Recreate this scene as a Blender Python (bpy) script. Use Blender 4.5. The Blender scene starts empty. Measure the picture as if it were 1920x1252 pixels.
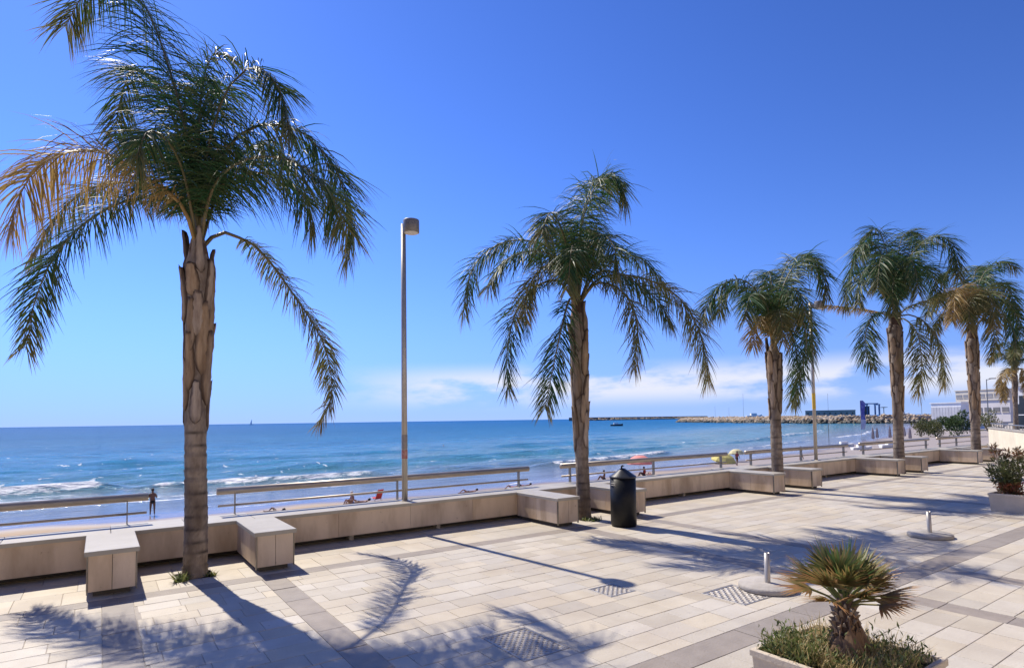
import bpy, bmesh, math, random
import numpy as np
from mathutils import Matrix, Vector

# ------------------------------------------------------------------ camera, sky, sun, exposure
scene = bpy.context.scene
R = math.radians
EYE = np.array([0.0, 0.0, 2.1])
YAW, PITCH, ROLL = R(35.0), math.atan(52 / 1104), R(0.83)
_f = np.array([math.sin(YAW) * math.cos(PITCH), math.cos(YAW) * math.cos(PITCH), math.sin(PITCH)])
_r = np.array([math.cos(YAW), -math.sin(YAW), 0.0])
_u = np.cross(_r, _f)
_r2 = _r * math.cos(ROLL) - _u * math.sin(ROLL)
_u2 = _r * math.sin(ROLL) + _u * math.cos(ROLL)
cam = bpy.data.cameras.new('camera')
cam_o = bpy.data.objects.new('camera', cam)
scene.collection.objects.link(cam_o)
cam_o.matrix_world = Matrix(((_r2[0], _u2[0], -_f[0], EYE[0]), (_r2[1], _u2[1], -_f[1], EYE[1]), (_r2[2], _u2[2], -_f[2], EYE[2]), (0, 0, 0, 1)))
cam.sensor_width = 36.0
cam.lens = 36.0 * 1104 / 1920
cam.shift_y = 109 / 1920
cam.clip_start, cam.clip_end = 0.05, 60000
scene.camera = cam_o

SUN_TO = np.array([-0.55, 4.72, 5.75]); SUN_TO = SUN_TO / np.linalg.norm(SUN_TO)
SUN_EL = math.asin(SUN_TO[2]); SUN_AZ = math.atan2(SUN_TO[0], SUN_TO[1])
sun = bpy.data.lights.new('sun', 'SUN')
sun.energy, sun.angle, sun.color = 4.6, R(0.53), (1.0, 0.925, 0.815)
sun_o = bpy.data.objects.new('sun', sun)
scene.collection.objects.link(sun_o)
sun_o.rotation_euler = Vector(SUN_TO).to_track_quat('Z', 'Y').to_euler()

world = bpy.data.worlds.new('World'); scene.world = world; world.use_nodes = True
wt = world.node_tree; wt.nodes.clear()
def wn(t, **k):
    n = wt.nodes.new(t)
    for a, b in k.items(): setattr(n, a, b)
    return n
def wmath(op, a, b=None, c=None, clamp=False):
    n = wn('ShaderNodeMath', operation=op, use_clamp=clamp)
    for i, v in enumerate((a, b, c)):
        if v is None: continue
        if isinstance(v, (int, float)): n.inputs[i].default_value = v
        else: wt.links.new(v, n.inputs[i])
    return n.outputs[0]
sky = wn('ShaderNodeTexSky', sky_type='NISHITA', sun_disc=False, sun_elevation=SUN_EL, sun_rotation=SUN_AZ, altitude=10, air_density=1.0, dust_density=0.1, ozone_density=1.6)
tc = wn('ShaderNodeTexCoord'); sx = wn('ShaderNodeSeparateXYZ'); wt.links.new(tc.outputs['Generated'], sx.inputs[0])
# the real haze layer ends softly: look a few degrees up at the horizon, never into the yellow band
zz_ = wmath('SQRT', wmath('ADD', wmath('MULTIPLY', sx.outputs[2], sx.outputs[2]), 0.045))
cx = wn('ShaderNodeCombineXYZ'); wt.links.new(sx.outputs[0], cx.inputs[0]); wt.links.new(sx.outputs[1], cx.inputs[1]); wt.links.new(zz_, cx.inputs[2])
nv = wn('ShaderNodeVectorMath', operation='NORMALIZE'); wt.links.new(cx.outputs[0], nv.inputs[0]); wt.links.new(nv.outputs[0], sky.inputs[0])
gm = wn('ShaderNodeGamma'); gm.inputs[1].default_value = 1.62; wt.links.new(sky.outputs[0], gm.inputs[0])
hs = wn('ShaderNodeMix', data_type='RGBA', blend_type='MULTIPLY'); hs.inputs[0].default_value = 1.0; wt.links.new(gm.outputs[0], hs.inputs[6]); hs.inputs[7].default_value = (0.318, 0.374, 0.53, 1)
# pale haze low over the water, all round the horizon
hz_ = wmath('EXPONENT', wmath('MULTIPLY', wmath('ABSOLUTE', sx.outputs[2]), -11.0))
hzm = wn('ShaderNodeMix', data_type='RGBA'); wt.links.new(wmath('MULTIPLY', hz_, 0.85), hzm.inputs[0]); wt.links.new(hs.outputs[2], hzm.inputs[6]); hzm.inputs[7].default_value = (3.5, 4.75, 7.6, 1)
mp = wn('ShaderNodeMapping'); mp.inputs['Scale'].default_value = (5.0, 5.0, 17.0); mp.inputs['Location'].default_value = (2.3, 1.15, 0.3)
wt.links.new(tc.outputs['Generated'], mp.inputs[0])
nz = wn('ShaderNodeTexNoise'); nz.inputs['Scale'].default_value = 1.0; nz.inputs['Detail'].default_value = 7; nz.inputs['Roughness'].default_value = 0.55
wt.links.new(mp.outputs[0], nz.inputs['Vector'])
up = wn('ShaderNodeMapRange', interpolation_type='SMOOTHSTEP'); up.inputs[1].default_value = 0.102; up.inputs[2].default_value = 0.06
lo = wn('ShaderNodeMapRange', interpolation_type='SMOOTHSTEP'); lo.inputs[1].default_value = 0.012; lo.inputs[2].default_value = 0.05
wt.links.new(sx.outputs[2], up.inputs[0]); wt.links.new(sx.outputs[2], lo.inputs[0])
cm = wn('ShaderNodeMapRange', interpolation_type='SMOOTHSTEP'); cm.inputs[1].default_value = 0.40; cm.inputs[2].default_value = 0.56
wt.links.new(nz.outputs[0], cm.inputs[0])
cl = wmath('MULTIPLY', wmath('MULTIPLY', up.outputs[0], lo.outputs[0]), cm.outputs[0])
bank = wmath('ADD', wmath('MULTIPLY', sx.outputs[0], math.sin(R(66))), wmath('MULTIPLY', sx.outputs[1], math.cos(R(66))))
bk = wn('ShaderNodeMapRange', interpolation_type='SMOOTHSTEP'); bk.inputs[1].default_value = 0.62; bk.inputs[2].default_value = 0.84; wt.links.new(bank, bk.inputs[0])
cl = wmath('MULTIPLY', wmath('MULTIPLY', cl, bk.outputs[0]), 0.95, clamp=True)
mixc = wn('ShaderNodeMix', data_type='RGBA'); wt.links.new(cl, mixc.inputs[0]); wt.links.new(hzm.outputs[2], mixc.inputs[6]); mixc.inputs[7].default_value = (6.7, 6.9, 7.8, 1)
bg = wn('ShaderNodeBackground'); bg.inputs[1].default_value = 0.10
wt.links.new(mixc.outputs[2], bg.inputs[0])
wo = wn('ShaderNodeOutputWorld'); wt.links.new(bg.outputs[0], wo.inputs[0])

vs = scene.view_settings
scene.display_settings.display_device = 'sRGB'
vs.view_transform = 'Standard'; vs.look = 'None'; vs.gamma = 1.0; vs.use_curve_mapping = False
vs.exposure = 0.33
scene.render.engine = 'CYCLES'
scene.cycles.use_denoising = True
scene.cycles.max_bounces = 6
scene.cycles.transparent_max_bounces = 8

# ------------------------------------------------------------------ helpers
COL = scene.collection
rng = random.Random(7)
nrng = np.random.default_rng(11)

def raw(name, verts, faces, mats=None, parent=None, midx=None, smooth=False, attrs=None, loc=None):
    me = bpy.data.meshes.new(name)
    me.from_pydata([tuple(map(float, v)) for v in verts], [], [tuple(int(i) for i in f) for f in faces])
    return put(name, me, mats, parent, midx, smooth, attrs, loc)

def put(name, me, mats=None, parent=None, midx=None, smooth=False, attrs=None, loc=None):
    if mats is not None:
        for m in (mats if isinstance(mats, (list, tuple)) else [mats]): me.materials.append(m)
    n = len(me.polygons)
    if midx is not None: me.polygons.foreach_set('material_index', np.asarray(midx, dtype=np.int32))
    if smooth: me.polygons.foreach_set('use_smooth', np.ones(n, dtype=bool))
    if attrs:
        for k, a in attrs.items():
            a = np.asarray(a, dtype=np.float32)
            if a.ndim == 1:
                at = me.attributes.new(k, 'FLOAT', 'POINT'); at.data.foreach_set('value', a)
            else:
                at = me.attributes.new(k, 'FLOAT_COLOR', 'POINT'); at.data.foreach_set('color', a.reshape(-1))
    me.update()
    o = bpy.data.objects.new(name, me); COL.objects.link(o)
    if parent is not None: o.parent = parent
    if loc is not None: o.location = loc
    return o

def quick(name, V, Q, mats, parent=None, midx=None, smooth=False, attrs=None):
    """numpy verts (n,3) and quads (m,4), fast path"""
    V = np.asarray(V, dtype=np.float32); Q = np.asarray(Q, dtype=np.int32)
    me = bpy.data.meshes.new(name)
    me.vertices.add(len(V)); me.vertices.foreach_set('co', V.reshape(-1))
    k = Q.shape[1]
    me.loops.add(Q.size); me.loops.foreach_set('vertex_index', Q.reshape(-1))
    me.polygons.add(len(Q)); me.polygons.foreach_set('loop_start', np.arange(0, Q.size, k, dtype=np.int32))
    me.polygons.foreach_set('loop_total', np.full(len(Q), k, dtype=np.int32))
    me.update(calc_edges=True)
    return put(name, me, mats, parent, midx, smooth, attrs)

class MB:
    """collects simple solids into one mesh"""
    def __init__(s): s.v = []; s.f = []; s.m = []
    def add(s, V, Fc, m=0):
        b = len(s.v); s.v += [tuple(p) for p in V]; s.f += [tuple(b + i for i in f) for f in Fc]; s.m += [m] * len(Fc); return s
    def box(s, x0, x1, y0, y1, z0, z1, c=0.0, m=0):
        if c <= 0:
            V = [(x0, y0, z0), (x1, y0, z0), (x1, y1, z0), (x0, y1, z0), (x0, y0, z1), (x1, y0, z1), (x1, y1, z1), (x0, y1, z1)]
            Fc = [(0, 3, 2, 1), (4, 5, 6, 7), (0, 1, 5, 4), (1, 2, 6, 5), (2, 3, 7, 6), (3, 0, 4, 7)]
            return s.add(V, Fc, m)
        zc = z1 - c
        V = [(x0, y0, z0), (x1, y0, z0), (x1, y1, z0), (x0, y1, z0), (x0, y0, zc), (x1, y0, zc), (x1, y1, zc), (x0, y1, zc),
             (x0 + c, y0 + c, z1), (x1 - c, y0 + c, z1), (x1 - c, y1 - c, z1), (x0 + c, y1 - c, z1)]
        Fc = [(0, 3, 2, 1), (8, 9, 10, 11)] + [(i, (i + 1) % 4, 4 + (i + 1) % 4, 4 + i) for i in range(4)] + [(4 + i, 4 + (i + 1) % 4, 8 + (i + 1) % 4, 8 + i) for i in range(4)]
        return s.add(V, Fc, m)
    def obox(s, c, ax, ay, az, m=0):
        """box by centre and three half-axis vectors"""
        c, ax, ay, az = map(np.array, (c, ax, ay, az))
        V = [c + i * ax + j * ay + k * az for k in (-1, 1) for (i, j) in ((-1, -1), (1, -1), (1, 1), (-1, 1))]
        return s.add(V, [(0, 3, 2, 1), (4, 5, 6, 7), (0, 1, 5, 4), (1, 2, 6, 5), (2, 3, 7, 6), (3, 0, 4, 7)], m)
    def tube(s, pts, rad, n=8, m=0, cap=True):
        pts = [np.array(p, float) for p in pts]; N = len(pts)
        rad = rad if isinstance(rad, (list, tuple)) else [rad] * N
        V = []; prev = None
        for i, p in enumerate(pts):
            t = pts[min(i + 1, N - 1)] - pts[max(i - 1, 0)]; t = t / (np.linalg.norm(t) + 1e-9)
            a = prev if prev is not None else (np.array([0, 0, 1.]) if abs(t[2]) < .9 else np.array([1., 0, 0]))
            a = a - t * (a @ t); a = a / (np.linalg.norm(a) + 1e-9); prev = a; b = np.cross(t, a)
            for k in range(n):
                q = 2 * math.pi * k / n; V.append(p + rad[i] * (a * math.cos(q) + b * math.sin(q)))
        Fc = [(i * n + k, i * n + (k + 1) % n, (i + 1) * n + (k + 1) % n, (i + 1) * n + k) for i in range(N - 1) for k in range(n)]
        if cap: Fc += [tuple(range(n - 1, -1, -1)), tuple((N - 1) * n + k for k in range(n))]
        return s.add(V, Fc, m)
    def lathe(s, prof, n=24, c=(0, 0, 0), m=0, cap=True):
        V = [(c[0] + r * math.cos(2 * math.pi * k / n), c[1] + r * math.sin(2 * math.pi * k / n), c[2] + z) for r, z in prof for k in range(n)]
        Fc = [(i * n + k, i * n + (k + 1) % n, (i + 1) * n + (k + 1) % n, (i + 1) * n + k) for i in range(len(prof) - 1) for k in range(n)]
        if cap: Fc += [tuple(range(n - 1, -1, -1)), tuple((len(prof) - 1) * n + k for k in range(n))]
        return s.add(V, Fc, m)
    def build(s, name, mats, parent=None, smooth=False, loc=None):
        return raw(name, s.v, s.f, mats, parent, s.m, smooth, None, loc)

def tag(o, label=None, cat=None, group=None, kind=None):
    for k, v in (('label', label), ('category', cat), ('group', group), ('kind', kind)):
        if v: o[k] = v
    return o
def empty(name, loc=(0, 0, 0), label=None, cat=None, group=None):
    o = bpy.data.objects.new(name, None); COL.objects.link(o); o.location = loc; o.empty_display_size = 0.2
    return tag(o, label, cat, group)

# ------------------------------------------------------------------ materials
def pm(name, c1, c2=None, scale=3.0, rough=0.7, bump=0.0, bscale=None, metal=0.0, spec=0.4, stretch=(1, 1, 1), rnd=0.0, isl=0.0, stain=None, stain_scale=0.6, stain_amt=0.5, lo=0.35, hi=0.65, obj=False, coat=0.0, spots=None):
    m = bpy.data.materials.new(name); m.use_nodes = True; t = m.node_tree; L = t.links.new
    b = t.nodes['Principled BSDF']; b.inputs['Roughness'].default_value = rough; b.inputs['Metallic'].default_value = metal
    b.inputs['Specular IOR Level'].default_value = spec; b.inputs['Coat Weight'].default_value = coat
    c2 = c2 or tuple(x * 0.8 for x in c1)
    g = t.nodes.new('ShaderNodeNewGeometry'); src = g.outputs['Position']
    if obj:
        src = t.nodes.new('ShaderNodeTexCoord').outputs['Object']
    mpn = t.nodes.new('ShaderNodeMapping'); mpn.inputs['Scale'].default_value = stretch; L(src, mpn.inputs[0])
    n = t.nodes.new('ShaderNodeTexNoise'); n.inputs['Scale'].default_value = scale; n.inputs['Detail'].default_value = 6; n.inputs['Roughness'].default_value = 0.6; L(mpn.outputs[0], n.inputs['Vector'])
    mr = t.nodes.new('ShaderNodeMapRange'); mr.inputs[1].default_value = lo; mr.inputs[2].default_value = hi; L(n.outputs[0], mr.inputs[0])
    mx = t.nodes.new('ShaderNodeMix'); mx.data_type = 'RGBA'; L(mr.outputs[0], mx.inputs[0]); mx.inputs[6].default_value = (*c1, 1); mx.inputs[7].default_value = (*c2, 1)
    out = mx.outputs[2]
    if stain:
        n2 = t.nodes.new('ShaderNodeTexNoise'); n2.inputs['Scale'].default_value = stain_scale; n2.inputs['Detail'].default_value = 5; L(mpn.outputs[0], n2.inputs['Vector'])
        m2 = t.nodes.new('ShaderNodeMapRange'); m2.inputs[1].default_value = 0.48; m2.inputs[2].default_value = 0.72; m2.inputs[4].default_value = stain_amt; L(n2.outputs[0], m2.inputs[0])
        mx2 = t.nodes.new('ShaderNodeMix'); mx2.data_type = 'RGBA'; L(m2.outputs[0], mx2.inputs[0]); L(out, mx2.inputs[6]); mx2.inputs[7].default_value = (*stain, 1); out = mx2.outputs[2]
    if spots:
        ns = t.nodes.new('ShaderNodeTexNoise'); ns.inputs['Scale'].default_value = spots[1]; ns.inputs['Detail'].default_value = 2; L(src, ns.inputs['Vector'])
        m4 = t.nodes.new('ShaderNodeMapRange'); m4.inputs[1].default_value = .70; m4.inputs[2].default_value = .76; m4.inputs[4].default_value = spots[2]; L(ns.outputs[0], m4.inputs[0])
        mx4 = t.nodes.new('ShaderNodeMix'); mx4.data_type = 'RGBA'; L(m4.outputs[0], mx4.inputs[0]); L(out, mx4.inputs[6]); mx4.inputs[7].default_value = (*spots[0], 1); out = mx4.outputs[2]
    if rnd or isl:
        add = t.nodes.new('ShaderNodeMath'); add.operation = 'ADD'
        oi = t.nodes.new('ShaderNodeObjectInfo')
        L(oi.outputs['Random'], add.inputs[0]); L(g.outputs['Random Per Island'], add.inputs[1])
        fr = t.nodes.new('ShaderNodeMath'); fr.operation = 'FRACT'; L(add.outputs[0], fr.inputs[0])
        r2 = t.nodes.new('ShaderNodeMapRange'); a = max(rnd, isl); r2.inputs[3].default_value = 1 - a; r2.inputs[4].default_value = 1 + a * .7; L(fr.outputs[0], r2.inputs[0])
        h = t.nodes.new('ShaderNodeHueSaturation'); L(r2.outputs[0], h.inputs['Value']); L(out, h.inputs['Color'])
        m3 = t.nodes.new('ShaderNodeMath'); m3.operation = 'MULTIPLY'; L(fr.outputs[0], m3.inputs[0]); m3.inputs[1].default_value = 7.31
        f3 = t.nodes.new('ShaderNodeMath'); f3.operation = 'FRACT'; L(m3.outputs[0], f3.inputs[0])
        r3 = t.nodes.new('ShaderNodeMapRange'); r3.inputs[3].default_value = 1 - 1.6 * a; r3.inputs[4].default_value = 1 + 1.6 * a; L(f3.outputs[0], r3.inputs[0]); L(r3.outputs[0], h.inputs['Saturation'])
        out = h.outputs[0]
    L(out, b.inputs['Base Color'])
    if bump:
        nb = t.nodes.new('ShaderNodeTexNoise'); nb.inputs['Scale'].default_value = bscale or scale * 4; nb.inputs['Detail'].default_value = 5; L(mpn.outputs[0], nb.inputs['Vector'])
        bp = t.nodes.new('ShaderNodeBump'); bp.inputs['Strength'].default_value = bump; bp.inputs['Distance'].default_value = 0.02; L(nb.outputs[0], bp.inputs['Height']); L(bp.outputs[0], b.inputs['Normal'])
    return m

M = {}
M['slab'] = pm('pale_stone', (0.555, 0.495, 0.395), (0.49, 0.43, 0.335), 2.2, 0.62, 0.25, 40, rnd=0.11, isl=0.11, stain=(0.40, 0.335, 0.265), stain_scale=0.8, stain_amt=0.5, spots=((0.24, 0.21, 0.18), 11, .6))
M['band'] = pm('grey_stone', (0.325, 0.278, 0.23), (0.27, 0.23, 0.19), 5.0, 0.6, 0.25, 50, rnd=0.06, isl=0.06, stain=(0.36, 0.315, 0.265), stain_amt=0.4)
M['mortar'] = pm('mortar', (0.47, 0.42, 0.35), (0.39, 0.345, 0.29), 8, 0.9, 0.3)
M['panel'] = pm('travertine_panel', (0.68, 0.535, 0.385), (0.57, 0.44, 0.305), 2.6, 0.55, 0.15, 30, stretch=(1, 1, .28), rnd=0.06, stain=(0.34, 0.235, 0.15), stain_scale=2.6, stain_amt=0.75, spots=((0.25, 0.18, 0.12), 14, .5))
M['cap'] = pm('coping_stone', (0.44, 0.405, 0.335), (0.39, 0.355, 0.29), 3.0, 0.5, 0.12, 40, rnd=0.04, stain=(0.33, 0.29, 0.23), stain_amt=0.55, spots=((0.24, 0.21, 0.18), 13, .5))
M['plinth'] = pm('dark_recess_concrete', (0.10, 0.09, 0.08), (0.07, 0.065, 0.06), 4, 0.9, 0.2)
M['strip_steel'] = pm('edge_strip_steel', (0.30, 0.27, 0.23), (0.22, 0.2, 0.17), 9, 0.35, metal=0.7)
M['concrete'] = pm('concrete', (0.46, 0.42, 0.37), (0.37, 0.335, 0.29), 6, 0.85, 0.4, 40, stain=(0.22, 0.2, 0.17))
M['rail'] = pm('brushed_rail', (0.46, 0.40, 0.33), (0.36, 0.31, 0.25), 14, 0.42, 0.03, metal=0.55, stretch=(.3, 1, 1))
M['rail_post'] = pm('post_steel', (0.26, 0.255, 0.24), (0.19, 0.19, 0.18), 12, 0.42, metal=0.6)
M['pole'] = pm('galvanised_pole', (0.50, 0.46, 0.40), (0.40, 0.365, 0.32), 7, 0.4, 0.03, metal=0.45, stretch=(1, 1, .3))
M['lamp_head'] = pm('lamp_drum_metal', (0.27, 0.24, 0.21), (0.21, 0.185, 0.16), 8, 0.45, metal=0.25)
M['glass'] = pm('milky_glass', (0.6, 0.6, 0.58), (0.5, 0.5, 0.5), 8, 0.2)
M['black'] = pm('black_paint', (0.010, 0.0105, 0.011), (0.015, 0.015, 0.015), 9, 0.42, 0.04, 50, spec=0.22)
M['lid'] = pm('dark_lid_paint', (0.025, 0.028, 0.036), (0.035, 0.037, 0.045), 9, 0.32)
M['steel'] = pm('worn_steel', (0.36, 0.34, 0.32), (0.27, 0.25, 0.23), 14, 0.45, 0.1, metal=0.5, rnd=.1, isl=.1)
M['grate_dark'] = pm('grate_pit', (0.10, 0.085, 0.075), (0.07, 0.06, 0.055), 12, 0.85)
M['sticker_red'] = pm('red_sticker', (0.35, 0.06, 0.04), (0.5, 0.3, 0.25), 22, 0.5)
M['sticker_grey'] = pm('grey_sticker', (0.24, 0.21, 0.19), (0.33, 0.3, 0.27), 22, 0.6)
M['sticker_yellow'] = pm('yellow_sticker', (0.75, 0.52, 0.06), (0.65, 0.42, 0.05), 12, 0.5)
M['trunk'] = pm('palm_trunk', (0.33, 0.265, 0.20), (0.175, 0.13, 0.095), 7, 0.9, 0.6, 26, stretch=(1.4, 1.4, .55), stain=(0.085, 0.06, 0.045), stain_scale=2.2, stain_amt=0.75)
M['boot'] = pm('palm_leaf_base', (0.43, 0.325, 0.225), (0.25, 0.175, 0.115), 10, 0.85, 0.6, 30, stretch=(1.6, 1.6, .28), rnd=0.16, stain=(0.12, 0.08, 0.055), stain_scale=2.6, stain_amt=0.6)
M['fibre'] = pm('palm_fibre', (0.12, 0.07, 0.045), (0.06, 0.04, 0.03), 20, 0.95, 0.8, 40, stretch=(1, 1, .3))
M['pot'] = pm('planter_concrete', (0.64, 0.545, 0.42), (0.54, 0.455, 0.345), 4, 0.7, 0.25, 40, stain=(0.35, 0.29, 0.22))
M['soil'] = pm('soil', (0.07, 0.05, 0.035), (0.04, 0.03, 0.02), 20, 0.95, 0.8)
M['render_wall'] = pm('cream_render', (0.74, 0.67, 0.50), (0.66, 0.59, 0.43), 2, 0.85, 0.15, stain=(0.42, 0.38, 0.28), stain_amt=.4)

def leaf_mat(name, g1, g2, dry, trans=0.3, rough=0.38, spec=0.5):
    """colour attribute 'leaf': r random, g position along the blade, b dryness"""
    m = bpy.data.materials.new(name); m.use_nodes = True; t = m.node_tree; L = t.links.new
    b = t.nodes['Principled BSDF']; b.inputs['Roughness'].default_value = rough; b.inputs['Specular IOR Level'].default_value = spec
    a = t.nodes.new('ShaderNodeAttribute'); a.attribute_name = 'leaf'
    s = t.nodes.new('ShaderNodeSeparateColor'); L(a.outputs['Color'], s.inputs[0])
    mx = t.nodes.new('ShaderNodeMix'); mx.data_type = 'RGBA'; L(s.outputs[0], mx.inputs[0]); mx.inputs[6].default_value = (*g1, 1); mx.inputs[7].default_value = (*g2, 1)
    pw = t.nodes.new('ShaderNodeMath'); pw.operation = 'POWER'; L(s.outputs[1], pw.inputs[0]); pw.inputs[1].default_value = 2.5
    ml = t.nodes.new('ShaderNodeMath'); ml.operation = 'MULTIPLY_ADD'; L(pw.outputs[0], ml.inputs[0]); L(s.outputs[2], ml.inputs[1]); L(s.outputs[2], ml.inputs[2]); ml.use_clamp = True
    m2 = t.nodes.new('ShaderNodeMix'); m2.data_type = 'RGBA'; L(ml.outputs[0], m2.inputs[0]); L(mx.outputs[2], m2.inputs[6]); m2.inputs[7].default_value = (*dry, 1)
    L(m2.outputs[2], b.inputs['Base Color'])
    tr = t.nodes.new('ShaderNodeBsdfTranslucent'); L(m2.outputs[2], tr.inputs[0])
    ms = t.nodes.new('ShaderNodeMixShader'); ms.inputs[0].default_value = trans; L(b.outputs[0], ms.inputs[1]); L(tr.outputs[0], ms.inputs[2])
    L(ms.outputs[0], t.nodes['Material Output'].inputs[0])
    return m
M['palm_leaf'] = leaf_mat('palm_leaf', (0.013, 0.058, 0.018), (0.045, 0.125, 0.040), (0.38, 0.255, 0.09), .36, .48, .28)
M['rachis'] = pm('palm_rachis', (0.14, 0.13, 0.055), (0.17, 0.125, 0.06), 8, 0.5)
M['rachis_dry'] = pm('palm_rachis_dry', (0.36, 0.23, 0.08), (0.27, 0.165, 0.06), 8, 0.6)
M['fan_leaf'] = leaf_mat('fan_leaf', (0.055, 0.12, 0.04), (0.14, 0.21, 0.055), (0.43, 0.225, 0.095), 0.3, 0.5)
M['fan_dead'] = leaf_mat('fan_dead_leaf', (0.20, 0.11, 0.055), (0.13, 0.075, 0.045), (0.30, 0.19, 0.10), 0.15, 0.7)
M['weed'] = leaf_mat('weed_leaf', (0.08, 0.13, 0.03), (0.14, 0.18, 0.045), (0.52, 0.40, 0.19), 0.3, 0.55)
M['oleander'] = leaf_mat('shrub_leaf', (0.04, 0.075, 0.025), (0.09, 0.12, 0.035), (0.30, 0.085, 0.045), 0.25, 0.45)
M['bush'] = leaf_mat('bush_leaf', (0.045, 0.09, 0.03), (0.085, 0.13, 0.04), (0.20, 0.18, 0.07), 0.25, 0.55)

def scar(m, dark):
    t = m.node_tree; b = t.nodes['Principled BSDF']; src = b.inputs['Base Color'].links[0].from_socket
    a = t.nodes.new('ShaderNodeAttribute'); a.attribute_name = 'scar'
    mx = t.nodes.new('ShaderNodeMix'); mx.data_type = 'RGBA'; t.links.new(a.outputs['Fac'], mx.inputs[0]); t.links.new(src, mx.inputs[6]); mx.inputs[7].default_value = (*dark, 1); t.links.new(mx.outputs[2], b.inputs['Base Color'])
scar(M['trunk'], (0.055, 0.04, 0.03)); scar(M['boot'], (0.06, 0.036, 0.024))
# ------------------------------------------------------------------ setting: beach, sea
_SX = np.array([-6000, -300, -60, 0, 15, 30, 42, 63, 97, 136, 204, 300, 450, 700, 6000.])
_SY = np.array([90, 60, 48.5, 46.8, 46.0, 45.3, 46.3, 49.0, 54.0, 63.6, 82.0, 118, 170, 215, 600.])
def shore_y(x): return np.interp(x, _SX, _SY)
def shore_d(x, y):
    sl = (shore_y(x + 2.0) - shore_y(x - 2.0)) / 4.0
    return (y - shore_y(x)) / np.sqrt(1 + sl * sl)
SEA = -3.95
def sand_z(x, y):
    d = shore_d(x, y)
    z = np.where(d > 0, SEA - 0.03 * d, SEA - 0.022 * d * np.exp(d / 90.0))
    z = np.maximum(z, -11) + np.where(d < 0, 0.05 * np.sin(x * .9 + 1.3 * np.sin(y * .6)) * np.sin(y * .75) * np.clip(-d / 8, 0, 1), 0)
    return np.minimum(z, -2.9)

def grid_mesh(name, X, Y, Z, mats, attrs=None, smooth=True):
    h, w = X.shape
    idx = np.arange(h * w).reshape(h, w)
    Q = np.stack([idx[:-1, :-1], idx[:-1, 1:], idx[1:, 1:], idx[1:, :-1]], -1).reshape(-1, 4)
    return quick(name, np.stack([X, Y, Z], -1).reshape(-1, 3), Q, mats, None, None, smooth, {k: v.reshape(-1) for k, v in (attrs or {}).items()})

def sand_material():
    m = bpy.data.materials.new('beach_sand'); m.use_nodes = True; t = m.node_tree; L = t.links.new; b = t.nodes['Principled BSDF']
    g = t.nodes.new('ShaderNodeNewGeometry'); a = t.nodes.new('ShaderNodeAttribute'); a.attribute_name = 'wet'; a2 = t.nodes.new('ShaderNodeAttribute'); a2.attribute_name = 'grey'
    n = t.nodes.new('ShaderNodeTexNoise'); n.inputs['Scale'].default_value = .35; n.inputs['Detail'].default_value = 8; n.inputs['Roughness'].default_value = .65; L(g.outputs['Position'], n.inputs['Vector'])
    def mix(f, c1, c2):
        x = t.nodes.new('ShaderNodeMix'); x.data_type = 'RGBA'; L(f, x.inputs[0])
        for i, c in ((6, c1), (7, c2)):
            if isinstance(c, tuple): x.inputs[i].default_value = (*c, 1)
            else: L(c, x.inputs[i])
        return x.outputs[2]
    dry = mix(n.outputs[0], (.50, .37, .23), (.38, .275, .17))
    gr = mix(n.outputs[0], (.37, .32, .295), (.29, .25, .235))
    c = mix(a2.outputs['Fac'], dry, gr)
    c = mix(a.outputs['Fac'], c, (.21, .165, .135))
    L(c, b.inputs['Base Color'])
    rr = t.nodes.new('ShaderNodeMapRange'); rr.inputs[3].default_value = .95; rr.inputs[4].default_value = .22; L(a.outputs['Fac'], rr.inputs[0]); L(rr.outputs[0], b.inputs['Roughness'])
    nb = t.nodes.new('ShaderNodeTexNoise'); nb.inputs['Scale'].default_value = 2.5; nb.inputs['Detail'].default_value = 6; L(g.outputs['Position'], nb.inputs['Vector'])
    bp = t.nodes.new('ShaderNodeBump'); bp.inputs['Distance'].default_value = .12
    bs = t.nodes.new('ShaderNodeMapRange'); bs.inputs[3].default_value = .8; bs.inputs[4].default_value = .02; L(a.outputs['Fac'], bs.inputs[0]); L(bs.outputs[0], bp.inputs['Strength'])
    L(nb.outputs[0], bp.inputs['Height']); L(bp.outputs[0], b.inputs['Normal'])
    return m

xs = np.concatenate([[-6000, -2000, -700, -300, -150], np.arange(-60, 240, 1.2), np.arange(240, 700, 8), [900, 1500, 3000, 6000]])
vv = np.concatenate([[-3000, -800, -300, -150, -80], np.arange(-50, 12, .8), np.arange(12, 60, 6), [100, 200, 500]])
X, D = np.meshgrid(xs, vv)
Yb = shore_y(X) + D
Zb = sand_z(X, Yb)
dd = shore_d(X, Yb) + .8 * np.sin(X * .35) + .5 * np.sin(X * .83 + 1)
wet = np.clip((dd + 4.5) / 3.0, 0, 1)
grey = np.clip((X - 25) / 45, 0, 1)
beach = tag(grid_mesh('beach', X, Yb, Zb, sand_material(), {'wet': wet, 'grey': grey}), kind='structure')

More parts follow.
